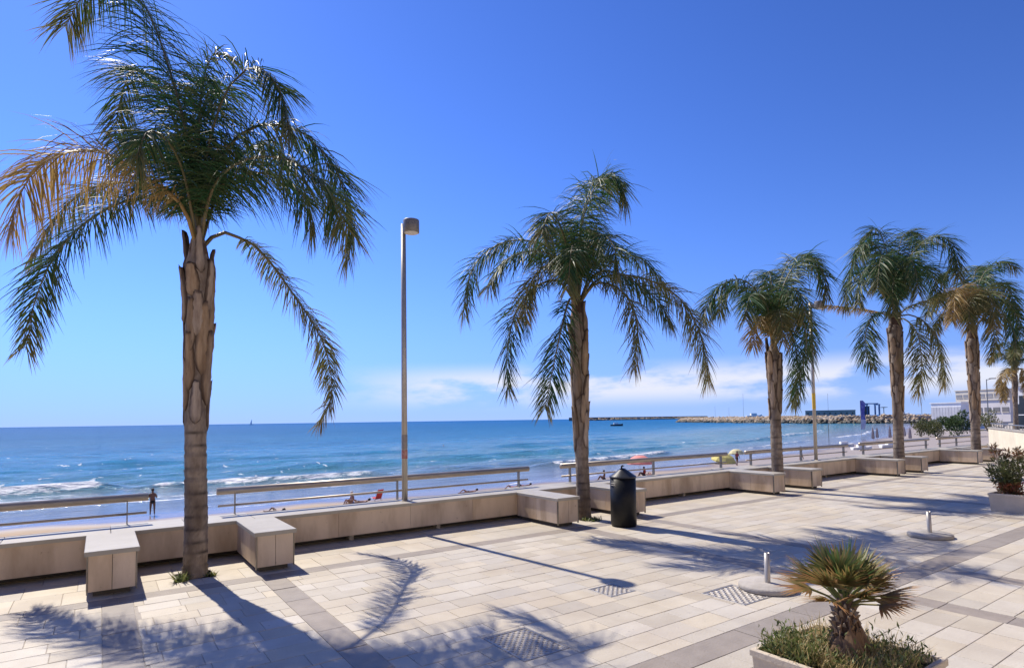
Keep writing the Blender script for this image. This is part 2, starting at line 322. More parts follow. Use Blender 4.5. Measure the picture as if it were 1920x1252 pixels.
def sea_material():
    m = bpy.data.materials.new('sea_water'); m.use_nodes = True; t = m.node_tree; L = t.links.new; b = t.nodes['Principled BSDF']
    g = t.nodes.new('ShaderNodeNewGeometry')
    def attr(n):
        a = t.nodes.new('ShaderNodeAttribute'); a.attribute_name = n; return a.outputs['Fac']
    def noise(scale, stretch, detail=4, rough=.55):
        mpn = t.nodes.new('ShaderNodeMapping'); mpn.inputs['Scale'].default_value = stretch; mpn.inputs['Rotation'].default_value = (0, 0, R(-6)); L(g.outputs['Position'], mpn.inputs[0])
        n = t.nodes.new('ShaderNodeTexNoise'); n.inputs['Scale'].default_value = scale; n.inputs['Detail'].default_value = detail; n.inputs['Roughness'].default_value = rough; L(mpn.outputs[0], n.inputs['Vector']); return n.outputs[0]
    def math_(op, a, b_, clamp=False):
        x = t.nodes.new('ShaderNodeMath'); x.operation = op; x.use_clamp = clamp
        for i, v in ((0, a), (1, b_)):
            if isinstance(v, (int, float)): x.inputs[i].default_value = v
            else: L(v, x.inputs[i])
        return x.outputs[0]
    patch = noise(.03, (.35, 1, 1), 5)
    dep = math_('ADD', attr('depth'), math_('MULTIPLY', math_('SUBTRACT', patch, .5), .22))
    ramp = t.nodes.new('ShaderNodeValToRGB'); L(dep, ramp.inputs[0]); cr = ramp.color_ramp
    stops = [(0.0, (.20, .185, .20)), (.14, (.14, .20, .245)), (.30, (.074, .27, .36)), (.45, (.038, .235, .375)), (.62, (.02, .175, .37)), (.80, (.014, .135, .355)), (1.0, (.011, .105, .325))]
    cr.elements[0].position, cr.elements[0].color = stops[0][0], (*stops[0][1], 1)
    cr.elements[1].position, cr.elements[1].color = stops[-1][0], (*stops[-1][1], 1)
    for p, c in stops[1:-1]:
        e = cr.elements.new(p); e.color = (*c, 1)
    fn = noise(.9, (.55, 1.2, 1), 7, .7)
    fm = t.nodes.new('ShaderNodeMapRange'); fm.interpolation_type = 'SMOOTHSTEP'; fm.inputs[1].default_value = .62; fm.inputs[2].default_value = .88
    L(math_('ADD', attr('foam'), math_('MULTIPLY', math_('SUBTRACT', fn, .5), 1.3)), fm.inputs[0])
    fl1 = noise(1.15, (.55, .16, 1), 3, .6); fl2 = noise(.06, (1, 1, 1), 3)  # white flecks painted into the water colour as sun sparkle
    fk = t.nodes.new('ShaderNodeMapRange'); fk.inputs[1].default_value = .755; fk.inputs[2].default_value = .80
    L(math_('ADD', fl1, math_('ADD', math_('MULTIPLY', math_('SUBTRACT', fl2, .5), .16), math_('MULTIPLY', attr('glint_fleck'), .10))), fk.inputs[0])
    foam = math_('MAXIMUM', fm.outputs[0], math_('MULTIPLY', fk.outputs[0], .9))  # real foam together with the painted sparkle flecks
    ripple_shade = noise(.42, (.32, 1.25, 1), 5, .62)  # light and dark sides of ripples, painted into the water colour
    rv_ = t.nodes.new('ShaderNodeMapRange'); rv_.inputs[1].default_value = .3; rv_.inputs[2].default_value = .7; rv_.inputs[3].default_value = .72; rv_.inputs[4].default_value = 1.26; L(ripple_shade, rv_.inputs[0])
    hv = t.nodes.new('ShaderNodeHueSaturation'); L(ramp.outputs[0], hv.inputs['Color']); L(rv_.outputs[0], hv.inputs['Value'])
    mx = t.nodes.new('ShaderNodeMix'); mx.data_type = 'RGBA'; L(foam, mx.inputs[0]); L(hv.outputs[0], mx.inputs[6]); mx.inputs[7].default_value = (.80, .81, .82, 1)  # whitens both the real foam and the painted sun sparkle flecks
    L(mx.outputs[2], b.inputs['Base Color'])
    b.inputs['IOR'].default_value = 1.33
    rg = t.nodes.new('ShaderNodeMapRange'); rg.inputs[3].default_value = .10; rg.inputs[4].default_value = .8; L(foam, rg.inputs[0])
    rd = t.nodes.new('ShaderNodeMapRange'); rd.inputs[1].default_value = .40; rd.inputs[2].default_value = .72; rd.inputs[4].default_value = .55; L(attr('depth'), rd.inputs[0]); L(math_('MAXIMUM', rg.outputs[0], rd.outputs[0]), b.inputs['Roughness'])
    sp = t.nodes.new('ShaderNodeMapRange'); sp.inputs[1].default_value = 0.02; sp.inputs[2].default_value = .9; sp.inputs[3].default_value = .36; sp.inputs[4].default_value = .05; L(attr('depth'), sp.inputs[0]); L(sp.outputs[0], b.inputs['Specular IOR Level'])
    h = math_('ADD', math_('MULTIPLY', noise(.55, (.5, 1.1, 1), 5, .6), 1.0), math_('MULTIPLY', noise(2.2, (.7, 1.1, 1), 4, .6), .35))
    bp = t.nodes.new('ShaderNodeBump'); bp.inputs['Distance'].default_value = 1.7
    bs = t.nodes.new('ShaderNodeMapRange'); bs.inputs[1].default_value = 0.03; bs.inputs[2].default_value = .26; bs.inputs[3].default_value = .08; bs.inputs[4].default_value = 1.0; L(attr('depth'), bs.inputs[0]); L(bs.outputs[0], bp.inputs['Strength'])
    L(h, bp.inputs['Height']); L(bp.outputs[0], b.inputs['Normal'])
    return m

az = np.concatenate([np.radians(np.arange(-60, -13, 3.)), np.radians(np.linspace(-12, 80, 480)), np.radians(np.arange(83, 101, 3.))])
rr = np.concatenate([np.geomspace(26, 240, 330), np.geomspace(245, 30000, 130)])
A, RR = np.meshgrid(az, rr)
Xs, Ys = RR * np.sin(A), RR * np.cos(A)
ds = shore_d(Xs, Ys)
cell = RR * .0075
Zs = np.full_like(Xs, SEA)
amp = np.clip((ds - 2) / 28, 0, 1)
wr = np.random.default_rng(5)
for lam in (2.6, 3.3, 4.1, 5.2, 6.7, 8.5, 11, 14, 19, 26, 38):
    th = wr.normal(0, .42); k = 2 * math.pi / lam; ph = wr.uniform(0, 6.28)
    att = np.exp(-(cell / lam * 2.6) ** 2)
    mod = .6 + .4 * np.sin(Xs * .02 * 20 / lam + Ys * .013 + ph * 3)
    Zs += amp * .0125 * lam ** .62 * 1.25 * att * mod * np.sin(k * (Xs * math.sin(th) + Ys * math.cos(th)) + ph)
def wob(x, s): return 1.2 * np.sin(x * .11 + s) + .8 * np.sin(x * .29 + 2.1 * s) + .4 * np.sin(x * .71 + 3 * s)
def win(x, a, b, e=6.): return np.clip((x - a) / e, 0, 1) * np.clip((b - x) / e, 0, 1)
foam = np.zeros_like(Xs)
# breakers: (x from, x to, distance off the waterline, slope, width, height, foam)
BR = [(-60, 2.5, 23.5, 0, 1.0, .75, .95, 3), (1, 29, 19.6, .03, .65, .45, .85, 4), (26, 62, 20.5, -.06, 1.8, .35, .18, 10), (44, 84, 13.5, .09, .6, .45, .85, 6),
      (60, 110, 27, .0, 1.2, .35, .4, 12), (110, 160, 22, .02, .8, .4, .66, 12), (140, 240, 24, .02, .9, .5, .8, 14), (90, 150, 10, .02, .8, .2, .72, 10), (150, 260, 9, .0, 1.0, .2, .8, 14),
      (12, 90, 36, .04, 2.4, .55, .12, 10), (-30, 40, 44, .05, 2.6, .4, .1, 12), (60, 140, 56, .06, 3, .5, .1, 14), (-10, 70, 66, .02, 3, .4, .05, 12)]
for i, (a, b_, dc, sl, w, h, fo, e) in enumerate(BR):
    q = ds - dc - sl * (Xs - a) - wob(Xs, i + .7) * (.45 if fo > .5 else 1.0)
    prof = np.where(q < 0, np.exp(-(q / w) ** 2), np.exp(-(q / (2.6 * w)) ** 2))
    wn_ = win(Xs, a, b_, e)
    Zs += h * prof * wn_ * np.clip(ds / 3, 0, 1)
    tail = np.where(q < 0, np.exp(-(q / (2.4 * w)) ** 2), np.exp(-(q / (.8 * w)) ** 2))
    foam = np.maximum(foam, fo * tail * wn_)
# wash of foam running up behind the left breaker and thin swash lines
w1 = np.clip((ds - 9) / 4, 0, 1) * np.clip((22 - ds) / 3, 0, 1) * np.clip((6 - Xs) / 10, 0, 1)
foam = np.maximum(foam, .66 * w1)
w2 = np.clip((ds - 8) / 4, 0, 1) * np.clip((19 - ds) / 4, 0, 1) * win(Xs, -5, 70, 12)
foam = np.maximum(foam, .47 * w2)
for dc, x0, x1, st in ((10.5, -8, 34, .85), (3.2, -10, 60, .62), (.7, -20, 160, .72), (6.5, 30, 100, .6)):
    q = ds - dc - wob(Xs * 1.3, dc) * .8
    foam = np.maximum(foam, st * np.exp(-(q / .55) ** 2) * win(Xs, x0, x1, 10))
# whitecaps
for _ in range(130):
    x0 = wr.uniform(-20, 230); d0 = 22 + wr.exponential(26); ln = wr.uniform(.8, 2.6)
    y0 = float(shore_y(np.array(x0))) + d0
    mk = (np.abs(Xs - x0) < 7) & (np.abs(Ys - y0) < 4)
    if mk.any(): foam[mk] = np.maximum(foam[mk], .95 * np.exp(-((Xs[mk] - x0) / ln) ** 2 - ((Ys[mk] - y0 - .1 * (Xs[mk] - x0)) / .4) ** 2))
glint_fleck = np.clip(1 - (Xs - .12 * Ys) / 55, 0, 1) * np.clip((ds - 14) / 15, 0, 1) * np.clip(1.25 - ds / 220, 0, 1) - 1.0 * (ds < 13)  # density of the painted sun sparkle, highest at the left
depth = np.interp(np.log(np.maximum(ds, .3)), np.log([.3, 8, 18, 34, 60, 120, 320, 2500, 30000]), [0, .09, .19, .32, .44, .58, .72, .86, 1.0])
sea = tag(grid_mesh('sea', Xs, Ys, Zs, sea_material(), {'foam': foam, 'depth': depth, 'glint_fleck': glint_fleck}), kind='structure')

# ------------------------------------------------------------------ promenade platform and paving
PER = 7.4
platform = MB()
platform.box(-60, 47, -30, 11.25, -4.2, -.006)
platform.add([(47, -30, -4.2), (150, -30, -4.2), (150, 40, -4.2), (47, 13.8, -4.2), (47, -30, -.006), (150, -30, -.006), (150, 40, -.006), (47, 13.8, -.006)],
             [(0, 3, 2, 1), (4, 5, 6, 7), (0, 1, 5, 4), (1, 2, 6, 5), (2, 3, 7, 6), (3, 0, 4, 7)])
promenade = tag(platform.build('promenade', M['mortar']), kind='structure')

GRATES = [(3.06, 3.58, 4.24, 4.93), (4.97, 5.40, 5.12, 5.53), (5.92, 6.54, 3.99, 4.58)]
J = .003
rects = []   # x0,x1,y0,y1,is_band
strips = []
for k in range(-1, 7):
    for a, b_ in ((.05, .36), (1.82, 2.11)): strips.append((a + PER * k, b_ + PER * k))
strips.sort()
XMIN, XMAX = -5.0, 46.5
rows = [(3.62, 3.81)] + [(3.81 + .295 * i, 3.81 + .295 * (i + 1)) for i in range(16)]
rows_lo = [(3.29 - .295 * (i + 1), 3.29 - .295 * i) for i in range(18)]
lr = random.Random(3)
def fill_row(x0, x1, y0, y1, ln, var=.0, band=False):
    x = x0 - lr.random() * ln; first = True
    while x < x1 - .02:
        w = ln * (1 + lr.uniform(-var, var)); a, b_ = max(x, x0), min(x + w, x1)
        if b_ < x1 and x1 - b_ < .1: b_ = x1; w = b_ - x
        if a < b_ - .06: rects.append((a, b_, y0, y1, band))
        x += w
for (y0, y1) in rows + rows_lo:
    edges = [XMIN] + [e for s in strips for e in s] + [XMAX]
    for i in range(0, len(edges), 2):
        if edges[i + 1] - edges[i] > .1: fill_row(edges[i], edges[i + 1], y0, y1, .45, .12)
for a, b_ in strips:
    y = 3.62
    while y < 8.53 - .02:
        rects.append((a, b_, y, min(y + .614, 8.53), True)); y += .614
    y = 3.29
    while y > -2: rects.append((a, b_, y - .6, y, True)); y -= .6
fill_row(XMIN, XMAX, 3.29, 3.62, 1.0, .15, True)
fill_row(XMIN, XMAX, 8.53, 8.80, .9, .15, True)
fill_row(XMIN, XMAX, 8.80, 9.42, .5, .12)
fill_row(XMIN, XMAX, 9.42, 10.04, .5, .12)
fill_row(XMIN, XMAX, 10.04, 10.62, .5, .12)
PALM_X = [1.12, 8.43, 15.79, 23.42, 30.83]
def cut(rs, g):
    out = []
    for (a, b_, c, d, bn) in rs:
        if b_ <= g[0] or a >= g[1] or d <= g[2] or c >= g[3]: out.append((a, b_, c, d, bn)); continue
        if a < g[0]: out.append((a, g[0], c, d, bn))
        if b_ > g[1]: out.append((g[1], b_, c, d, bn))
        m0, m1 = max(a, g[0]), min(b_, g[1])
        if c < g[2]: out.append((m0, m1, c, g[2], bn))
        if d > g[3]: out.append((m0, m1, g[3], d, bn))
    return [q for q in out if q[1] - q[0] > .03 and q[3] - q[2] > .03]
for g in GRATES: rects = cut(rects, g)
for px in PALM_X: rects = cut(rects, (px - .23, px + .23, 9.17, 9.63))

def project(p):
    v = np.array(p) - EYE; z = v @ _f
    return 960 + 1104 * (v @ _r2) / z, 735 - 1104 * (v @ _u2) / z, z
def shown_area(q):
    c = [project((x, y, 0)) for x, y in ((q[0], q[2]), (q[1], q[2]), (q[1], q[3]), (q[0], q[3]))]
    if min(k[2] for k in c) < .5: return 0
    cx, cy = np.mean([k[0] for k in c]), np.mean([k[1] for k in c])
    if not (0 < cx < 1920 and 0 < cy < 1252): return 0
    return abs(sum(c[i][0] * c[(i + 1) % 4][1] - c[(i + 1) % 4][0] * c[i][1] for i in range(4))) / 2
slab_r = sorted([q for q in rects if not q[4]], key=lambda q: -shown_area(q))
band_r = sorted([q for q in rects if q[4]], key=lambda q: -shown_area(q))
def slab_mb(mb, q, local=False):
    dz = lr.uniform(-.002, .0015)
    x0, x1, y0, y1 = q[0] + J, q[1] - J, q[2] + J, q[3] - J
    cx, cy = (x0 + x1) / 2, (y0 + y1) / 2
    if local: mb.box(x0 - cx, x1 - cx, y0 - cy, y1 - cy, -.025, dz, .0025)
    else: mb.box(x0, x1, y0, y1, -.025, dz, .0025)
    return cx, cy
def place(lst, n, name, mat, rest):
    for q in lst[:n]:
        mb = MB(); cx, cy = slab_mb(mb, q, True)
        o = mb.build(name, mat, promenade, loc=(cx, cy, 0)); o.rotation_euler = (lr.gauss(0, .002), lr.gauss(0, .002), lr.gauss(0, .002))
    mb = MB()
    for q in lst[n:]: slab_mb(mb, q)
    if mb.v: tag(mb.build(rest, mat, promenade), kind='stuff')
place(slab_r, 300, 'paving_slab', M['slab'], 'distant_paving')
place(band_r, 120, 'grey_paving_slab', M['band'], 'distant_grey_paving')

# ------------------------------------------------------------------ parapet wall with projecting stone seats
H0, WT, CAPT = .10, .57, .055
YF, YB = 10.28, 10.92
def wall_bay(k, x0, x1, label, ext=0.0):
    w = empty('parapet_wall', ((x0 + x1) / 2, YF, 0), label, 'wall', 'low stone wall segments along the promenade')
    ox, oy = (x0 + x1) / 2, YF
    n = max(1, round((x1 - x0) / 1.25)); L = (x1 - x0) / n
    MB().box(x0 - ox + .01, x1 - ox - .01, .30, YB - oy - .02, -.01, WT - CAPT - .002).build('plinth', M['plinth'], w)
    for i in range(n):
        a, b_ = x0 + i * L - ox + .002, x0 + (i + 1) * L - ox - .002
        MB().box(a, b_, .0, .296, H0, WT - CAPT - .001, .003).build('facing_panel', M['panel'], w)
    for i in range(n):
        a, b_ = x0 + i * L - ox + .002, x0 + (i + 1) * L - ox - .002
        MB().box(a, b_, -.025, YB - oy + ext, WT - CAPT, WT + rng.uniform(-.002, .001), .006).build('coping_slab', M['cap'], w)
    MB().box(x0 - ox + .012, x1 - ox - .012, YB - oy - .015, YB - oy + max(ext - .03, .05), -4.1, WT - CAPT - .003).build('sea_face', M['concrete'], w)
    if x1 - x0 > 3:
        for fx in (.3, .62):
            c = (x0 + (x1 - x0) * fx) - ox
            MB().box(c - .04, c + .04, .12, .28, -.01, H0 - .001).build('support_stub', M['concrete'], w)
    return w
def stone_seat(x0, x1, label):
    s = empty('stone_bench', ((x0 + x1) / 2, 9.6, 0), label, 'bench', 'stone seat blocks projecting from the wall')
    ox, oy = (x0 + x1) / 2, 9.6
    y0, y1 = 8.92 - oy, YF - oy - .004
    hw = (x1 - x0) / 2
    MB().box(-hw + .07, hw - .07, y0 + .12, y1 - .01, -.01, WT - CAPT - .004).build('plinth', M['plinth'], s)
    for a, b_ in ((-hw + .022, -.003), (.003, hw - .022)):
        MB().box(a, b_, y0, y0 + .03, H0 - .02, WT - CAPT - .002, .002).build('front_panel', M['panel'], s)
    for sx in (-1, 1):
        xa, xb = sorted((sx * (hw - .001), sx * (hw - .031)))
        ym = (y0 + .034 + y1) / 2
        for a, b_ in ((y0 + .034, ym - .003), (ym + .003, y1 - .002)):
            MB().box(xa, xb, a, b_, H0 - .02, WT - CAPT - .002, .002).build('side_panel', M['panel'], s)
        xa, xb = sorted((sx * (hw - .004), sx * (hw - .018)))
        MB().box(xa, xb, y0 - .003, y0 + .028, H0 - .05, WT - CAPT - .002).build('corner_strip', M['strip_steel'], s)
    MB().box(-hw - .022, hw + .022, y0 - .025, y1 - .024, WT - CAPT, WT + .001, .006).build('seat_slab', M['cap'], s)
    return s
ORD = ['first', 'second', 'third', 'fourth', 'fifth']
wall_bay(-1, -12.0, -.11 + .53 / 2, 'long stone wall run reaching the left edge of the picture')
for k in range(5):
    o = PER * k
    wall_bay(k, .155 + o, 2.085 + o, ['short stone wall section behind the nearest big palm trunk', 'short stone wall section behind the palm beside the black bin', 'short stone wall section behind the third palm from the left',
             'short stone wall section behind the fourth palm from the left', 'short stone wall section behind the fifth palm, near the yellow wall'][k], .16)
    if k < 4:
        wall_bay(k, 2.085 + o, 7.555 + o, ['long stone wall run carrying the nearest tall lamp post', 'long stone wall run just behind the black bin', 'long stone wall run carrying the second, yellow-banded lamp post', 'farthest long stone wall run before the fifth palm'][k])
    else: wall_bay(k, 2.085 + o, 2.085 + o + 3.6, 'last stone wall run at the far end of the promenade')
    pal = ['nearest big palm', 'palm beside the black bin', 'third palm', 'fourth palm', 'fifth palm'][k]
    stone_seat(-.11 + o, .42 + o, 'stone seat block with pale slab top, left of the ' + pal)
    stone_seat(1.82 + o, 2.35 + o, 'stone seat block with pale slab top, right of the ' + pal)

# ------------------------------------------------------------------ handrails
def railing(x0, x1, label):
    y = 11.03
    w = empty('handrail', ((x0 + x1) / 2, y, 0), label, 'railing', 'metal handrails along the wall')
    ox = (x0 + x1) / 2; hw = (x1 - x0) / 2
    MB().tube([(-hw, 0, .97), (hw, 0, .97)], .06, 14).build('top_rail', M['rail'], w, True)
    MB().tube([(-hw + .02, 0, .725), (hw - .02, 0, .725)], .02, 8).build('middle_rail', M['rail'], w, True)
    n = max(2, round((x1 - x0) / 2.95) + 1)
    for i in range(n):
        x = -hw + .28 + (2 * hw - .56) * i / (n - 1)
        MB().box(x - .007, x + .007, -.042, .042, .12, .93).build('post', M['rail_post'], w)
        MB().box(x - .06, x + .06, -.13, -.0432, .20, .34).build('bracket', M['rail_post'], w)
GAPS = [1.14, 8.64, 16.15, 23.6, 31.0]
railing(-9.5, GAPS[0] - .49, 'metal handrail at the left edge of the picture')
for i, lb in enumerate(['long metal handrail between the nearest palm and the second palm', 'metal handrail in front of the pink parasol, behind the black bin', 'metal handrail between the third and fourth palms', 'metal handrail between the fourth and fifth palms']):
    railing(GAPS[i] + .49, GAPS[i + 1] - .49, lb)
railing(GAPS[4] + .49, 36.0, 'farthest metal handrail, right of the fifth palm')
# ------------------------------------------------------------------ lamp posts
def lamp_post(x, y, z0, h, label, band=None):
    w = empty('street_lamp', (x, y, z0), label, 'street lamp', 'tall promenade lamps with a drum head')
    MB().box(-.11, .11, -.11, .11, 0, .012, .004).build('base_plate', M['pole'], w)
    p = MB().tube([(0, 0, .01), (0, 0, h * .5), (0, 0, h)], [.056, .054, .05], 12).build('pole', M['pole'], w, True)
    hd = MB().lathe([(.148, -.25), (.155, -.243), (.155, -.008), (.15, 0)], 28, (0.03, -.30, h)).build('lamp_head', M['lamp_head'], w, True)
    hd.data.polygons.foreach_set('use_smooth', [len(q.vertices) == 4 for q in hd.data.polygons])
    MB().lathe([(.135, -.256), (.135, -.2502)], 24, (0.03, -.30, h)).build('lens', M['glass'], hd)
    MB().box(-.03, .03, -.16, -.03, h - .2, h - .06).build('head_bracket', M['lamp_head'], hd)
    for zz, hh, mat, nm in (band or []):
        MB().lathe([(.0585, zz), (.0585, zz + hh)], 16, cap=False).build(nm, mat, p, True)
    return w
lamp_post(4.87, 10.63, WT, 5.43, 'tall metal lamp post with drum head beside the nearest big palm', [(1.0, .27, M['sticker_grey'], 'worn_sticker'), (1.0 - .19, .17, M['sticker_red'], 'red_sticker')])
lamp_post(20.1, 10.63, WT, 5.43, 'tall lamp post with a yellow band between the third and fourth palms', [(1.75, .55, M['sticker_yellow'], 'yellow_sticker')])

# ------------------------------------------------------------------ litter bin
b = empty('litter_bin', (8.45, 8.31, 0), 'black cylindrical litter bin with pointed conical lid beside the second palm', 'bin')
MB().lathe([(.235, 0), (.238, .03), (.25, .035), (.25, .955)], 40).build('body', M['black'], b, True)
ld = MB().lathe([(.262, .94), (.265, .955), (.262, .968), (.05, 1.115), (.012, 1.125)], 40).build('lid', M['lid'], b)
MB().tube([(-.045, -.02, 1.09), (-.05, -.02, 1.15), (-.03, -.02, 1.17), (.0, -.02, 1.165)], .016, 8).build('lid_handle', M['black'], ld, True)
for zz in (.80, .835):
    mb = MB()
    pts = [(.2535 * math.cos(a), .2535 * math.sin(a), zz) for a in np.linspace(R(158), R(192), 8)]
    mb.tube(pts, .007, 6).build('slot_rim', M['steel'], b, True)
MB().tube([(.19, -.165, .29), (.2, -.175, .29)], .014, 8).build('lock', M['steel'], b, True)

# ------------------------------------------------------------------ drain covers
for (x0, x1, y0, y1), lb, nx, ny in zip(GRATES, ['largest chequered steel drain cover, nearest the bottom edge, by the palm shadow', 'small chequered steel drain cover just below the lamp shadow', 'chequered steel drain cover beside the concrete parasol base'], (13, 9, 12), (17, 9, 11)):
    g = empty('drain_cover', ((x0 + x1) / 2, (y0 + y1) / 2, 0), lb, 'drain cover', 'chequered steel drain covers in the paving')
    hx, hy = (x1 - x0) / 2 - .004, (y1 - y0) / 2 - .004
    MB().box(-hx, hx, -hy, hy, -.03, -.014).build('plate', M['grate_dark'], g)
    fr = MB()
    for a, b_, c, d in ((-hx, hx, -hy, -hy + .025), (-hx, hx, hy - .025, hy), (-hx, -hx + .025, -hy + .026, hy - .026), (hx - .025, hx, -hy + .026, hy - .026)): fr.box(a, b_, c, d, -.0138, .001, .002)
    fr.build('frame', M['steel'], g)
    pd = MB(); ux, uy = (2 * hx - .06) / nx, (2 * hy - .06) / ny
    for i in range(nx):
        for j in range(ny):
            if (i + j) % 2 == 0:
                cx, cy = -hx + .03 + (i + .5) * ux, -hy + .03 + (j + .5) * uy
                pd.box(cx - ux * .47, cx + ux * .47, cy - uy * .47, cy + uy * .47, -.0138, -.001, .003)
    tag(pd.build('tread_pads', M['steel'], g), kind='stuff')

# ------------------------------------------------------------------ parasol bases
for (x, y), lb, tilt in (((6.72, 4.21), 'round concrete parasol base with short metal tube beside the fan palm', .02), ((11.70, 4.27), 'round concrete parasol base with short metal tube standing alone on the paving', -.06)):
    g = empty('parasol_base', (x, y, 0), lb, 'parasol base', 'round concrete parasol bases')
    MB().lathe([(.325, .0), (.335, .01), (.335, .05), (.318, .066), (.09, .074), (.05, .075)], 40).build('disc', M['concrete'], g, True)
    tb = MB().lathe([(.034, .06), (.034, .43), (.028, .43), (.028, .2)], 16, cap=False).build('tube', M['pole'], g, True); tb.rotation_euler = (0, tilt, 0)
    MB().tube([(.036, 0, .33), (.07, 0, .33)], .01, 8).build('clamp_screw', M['steel'], tb, True)

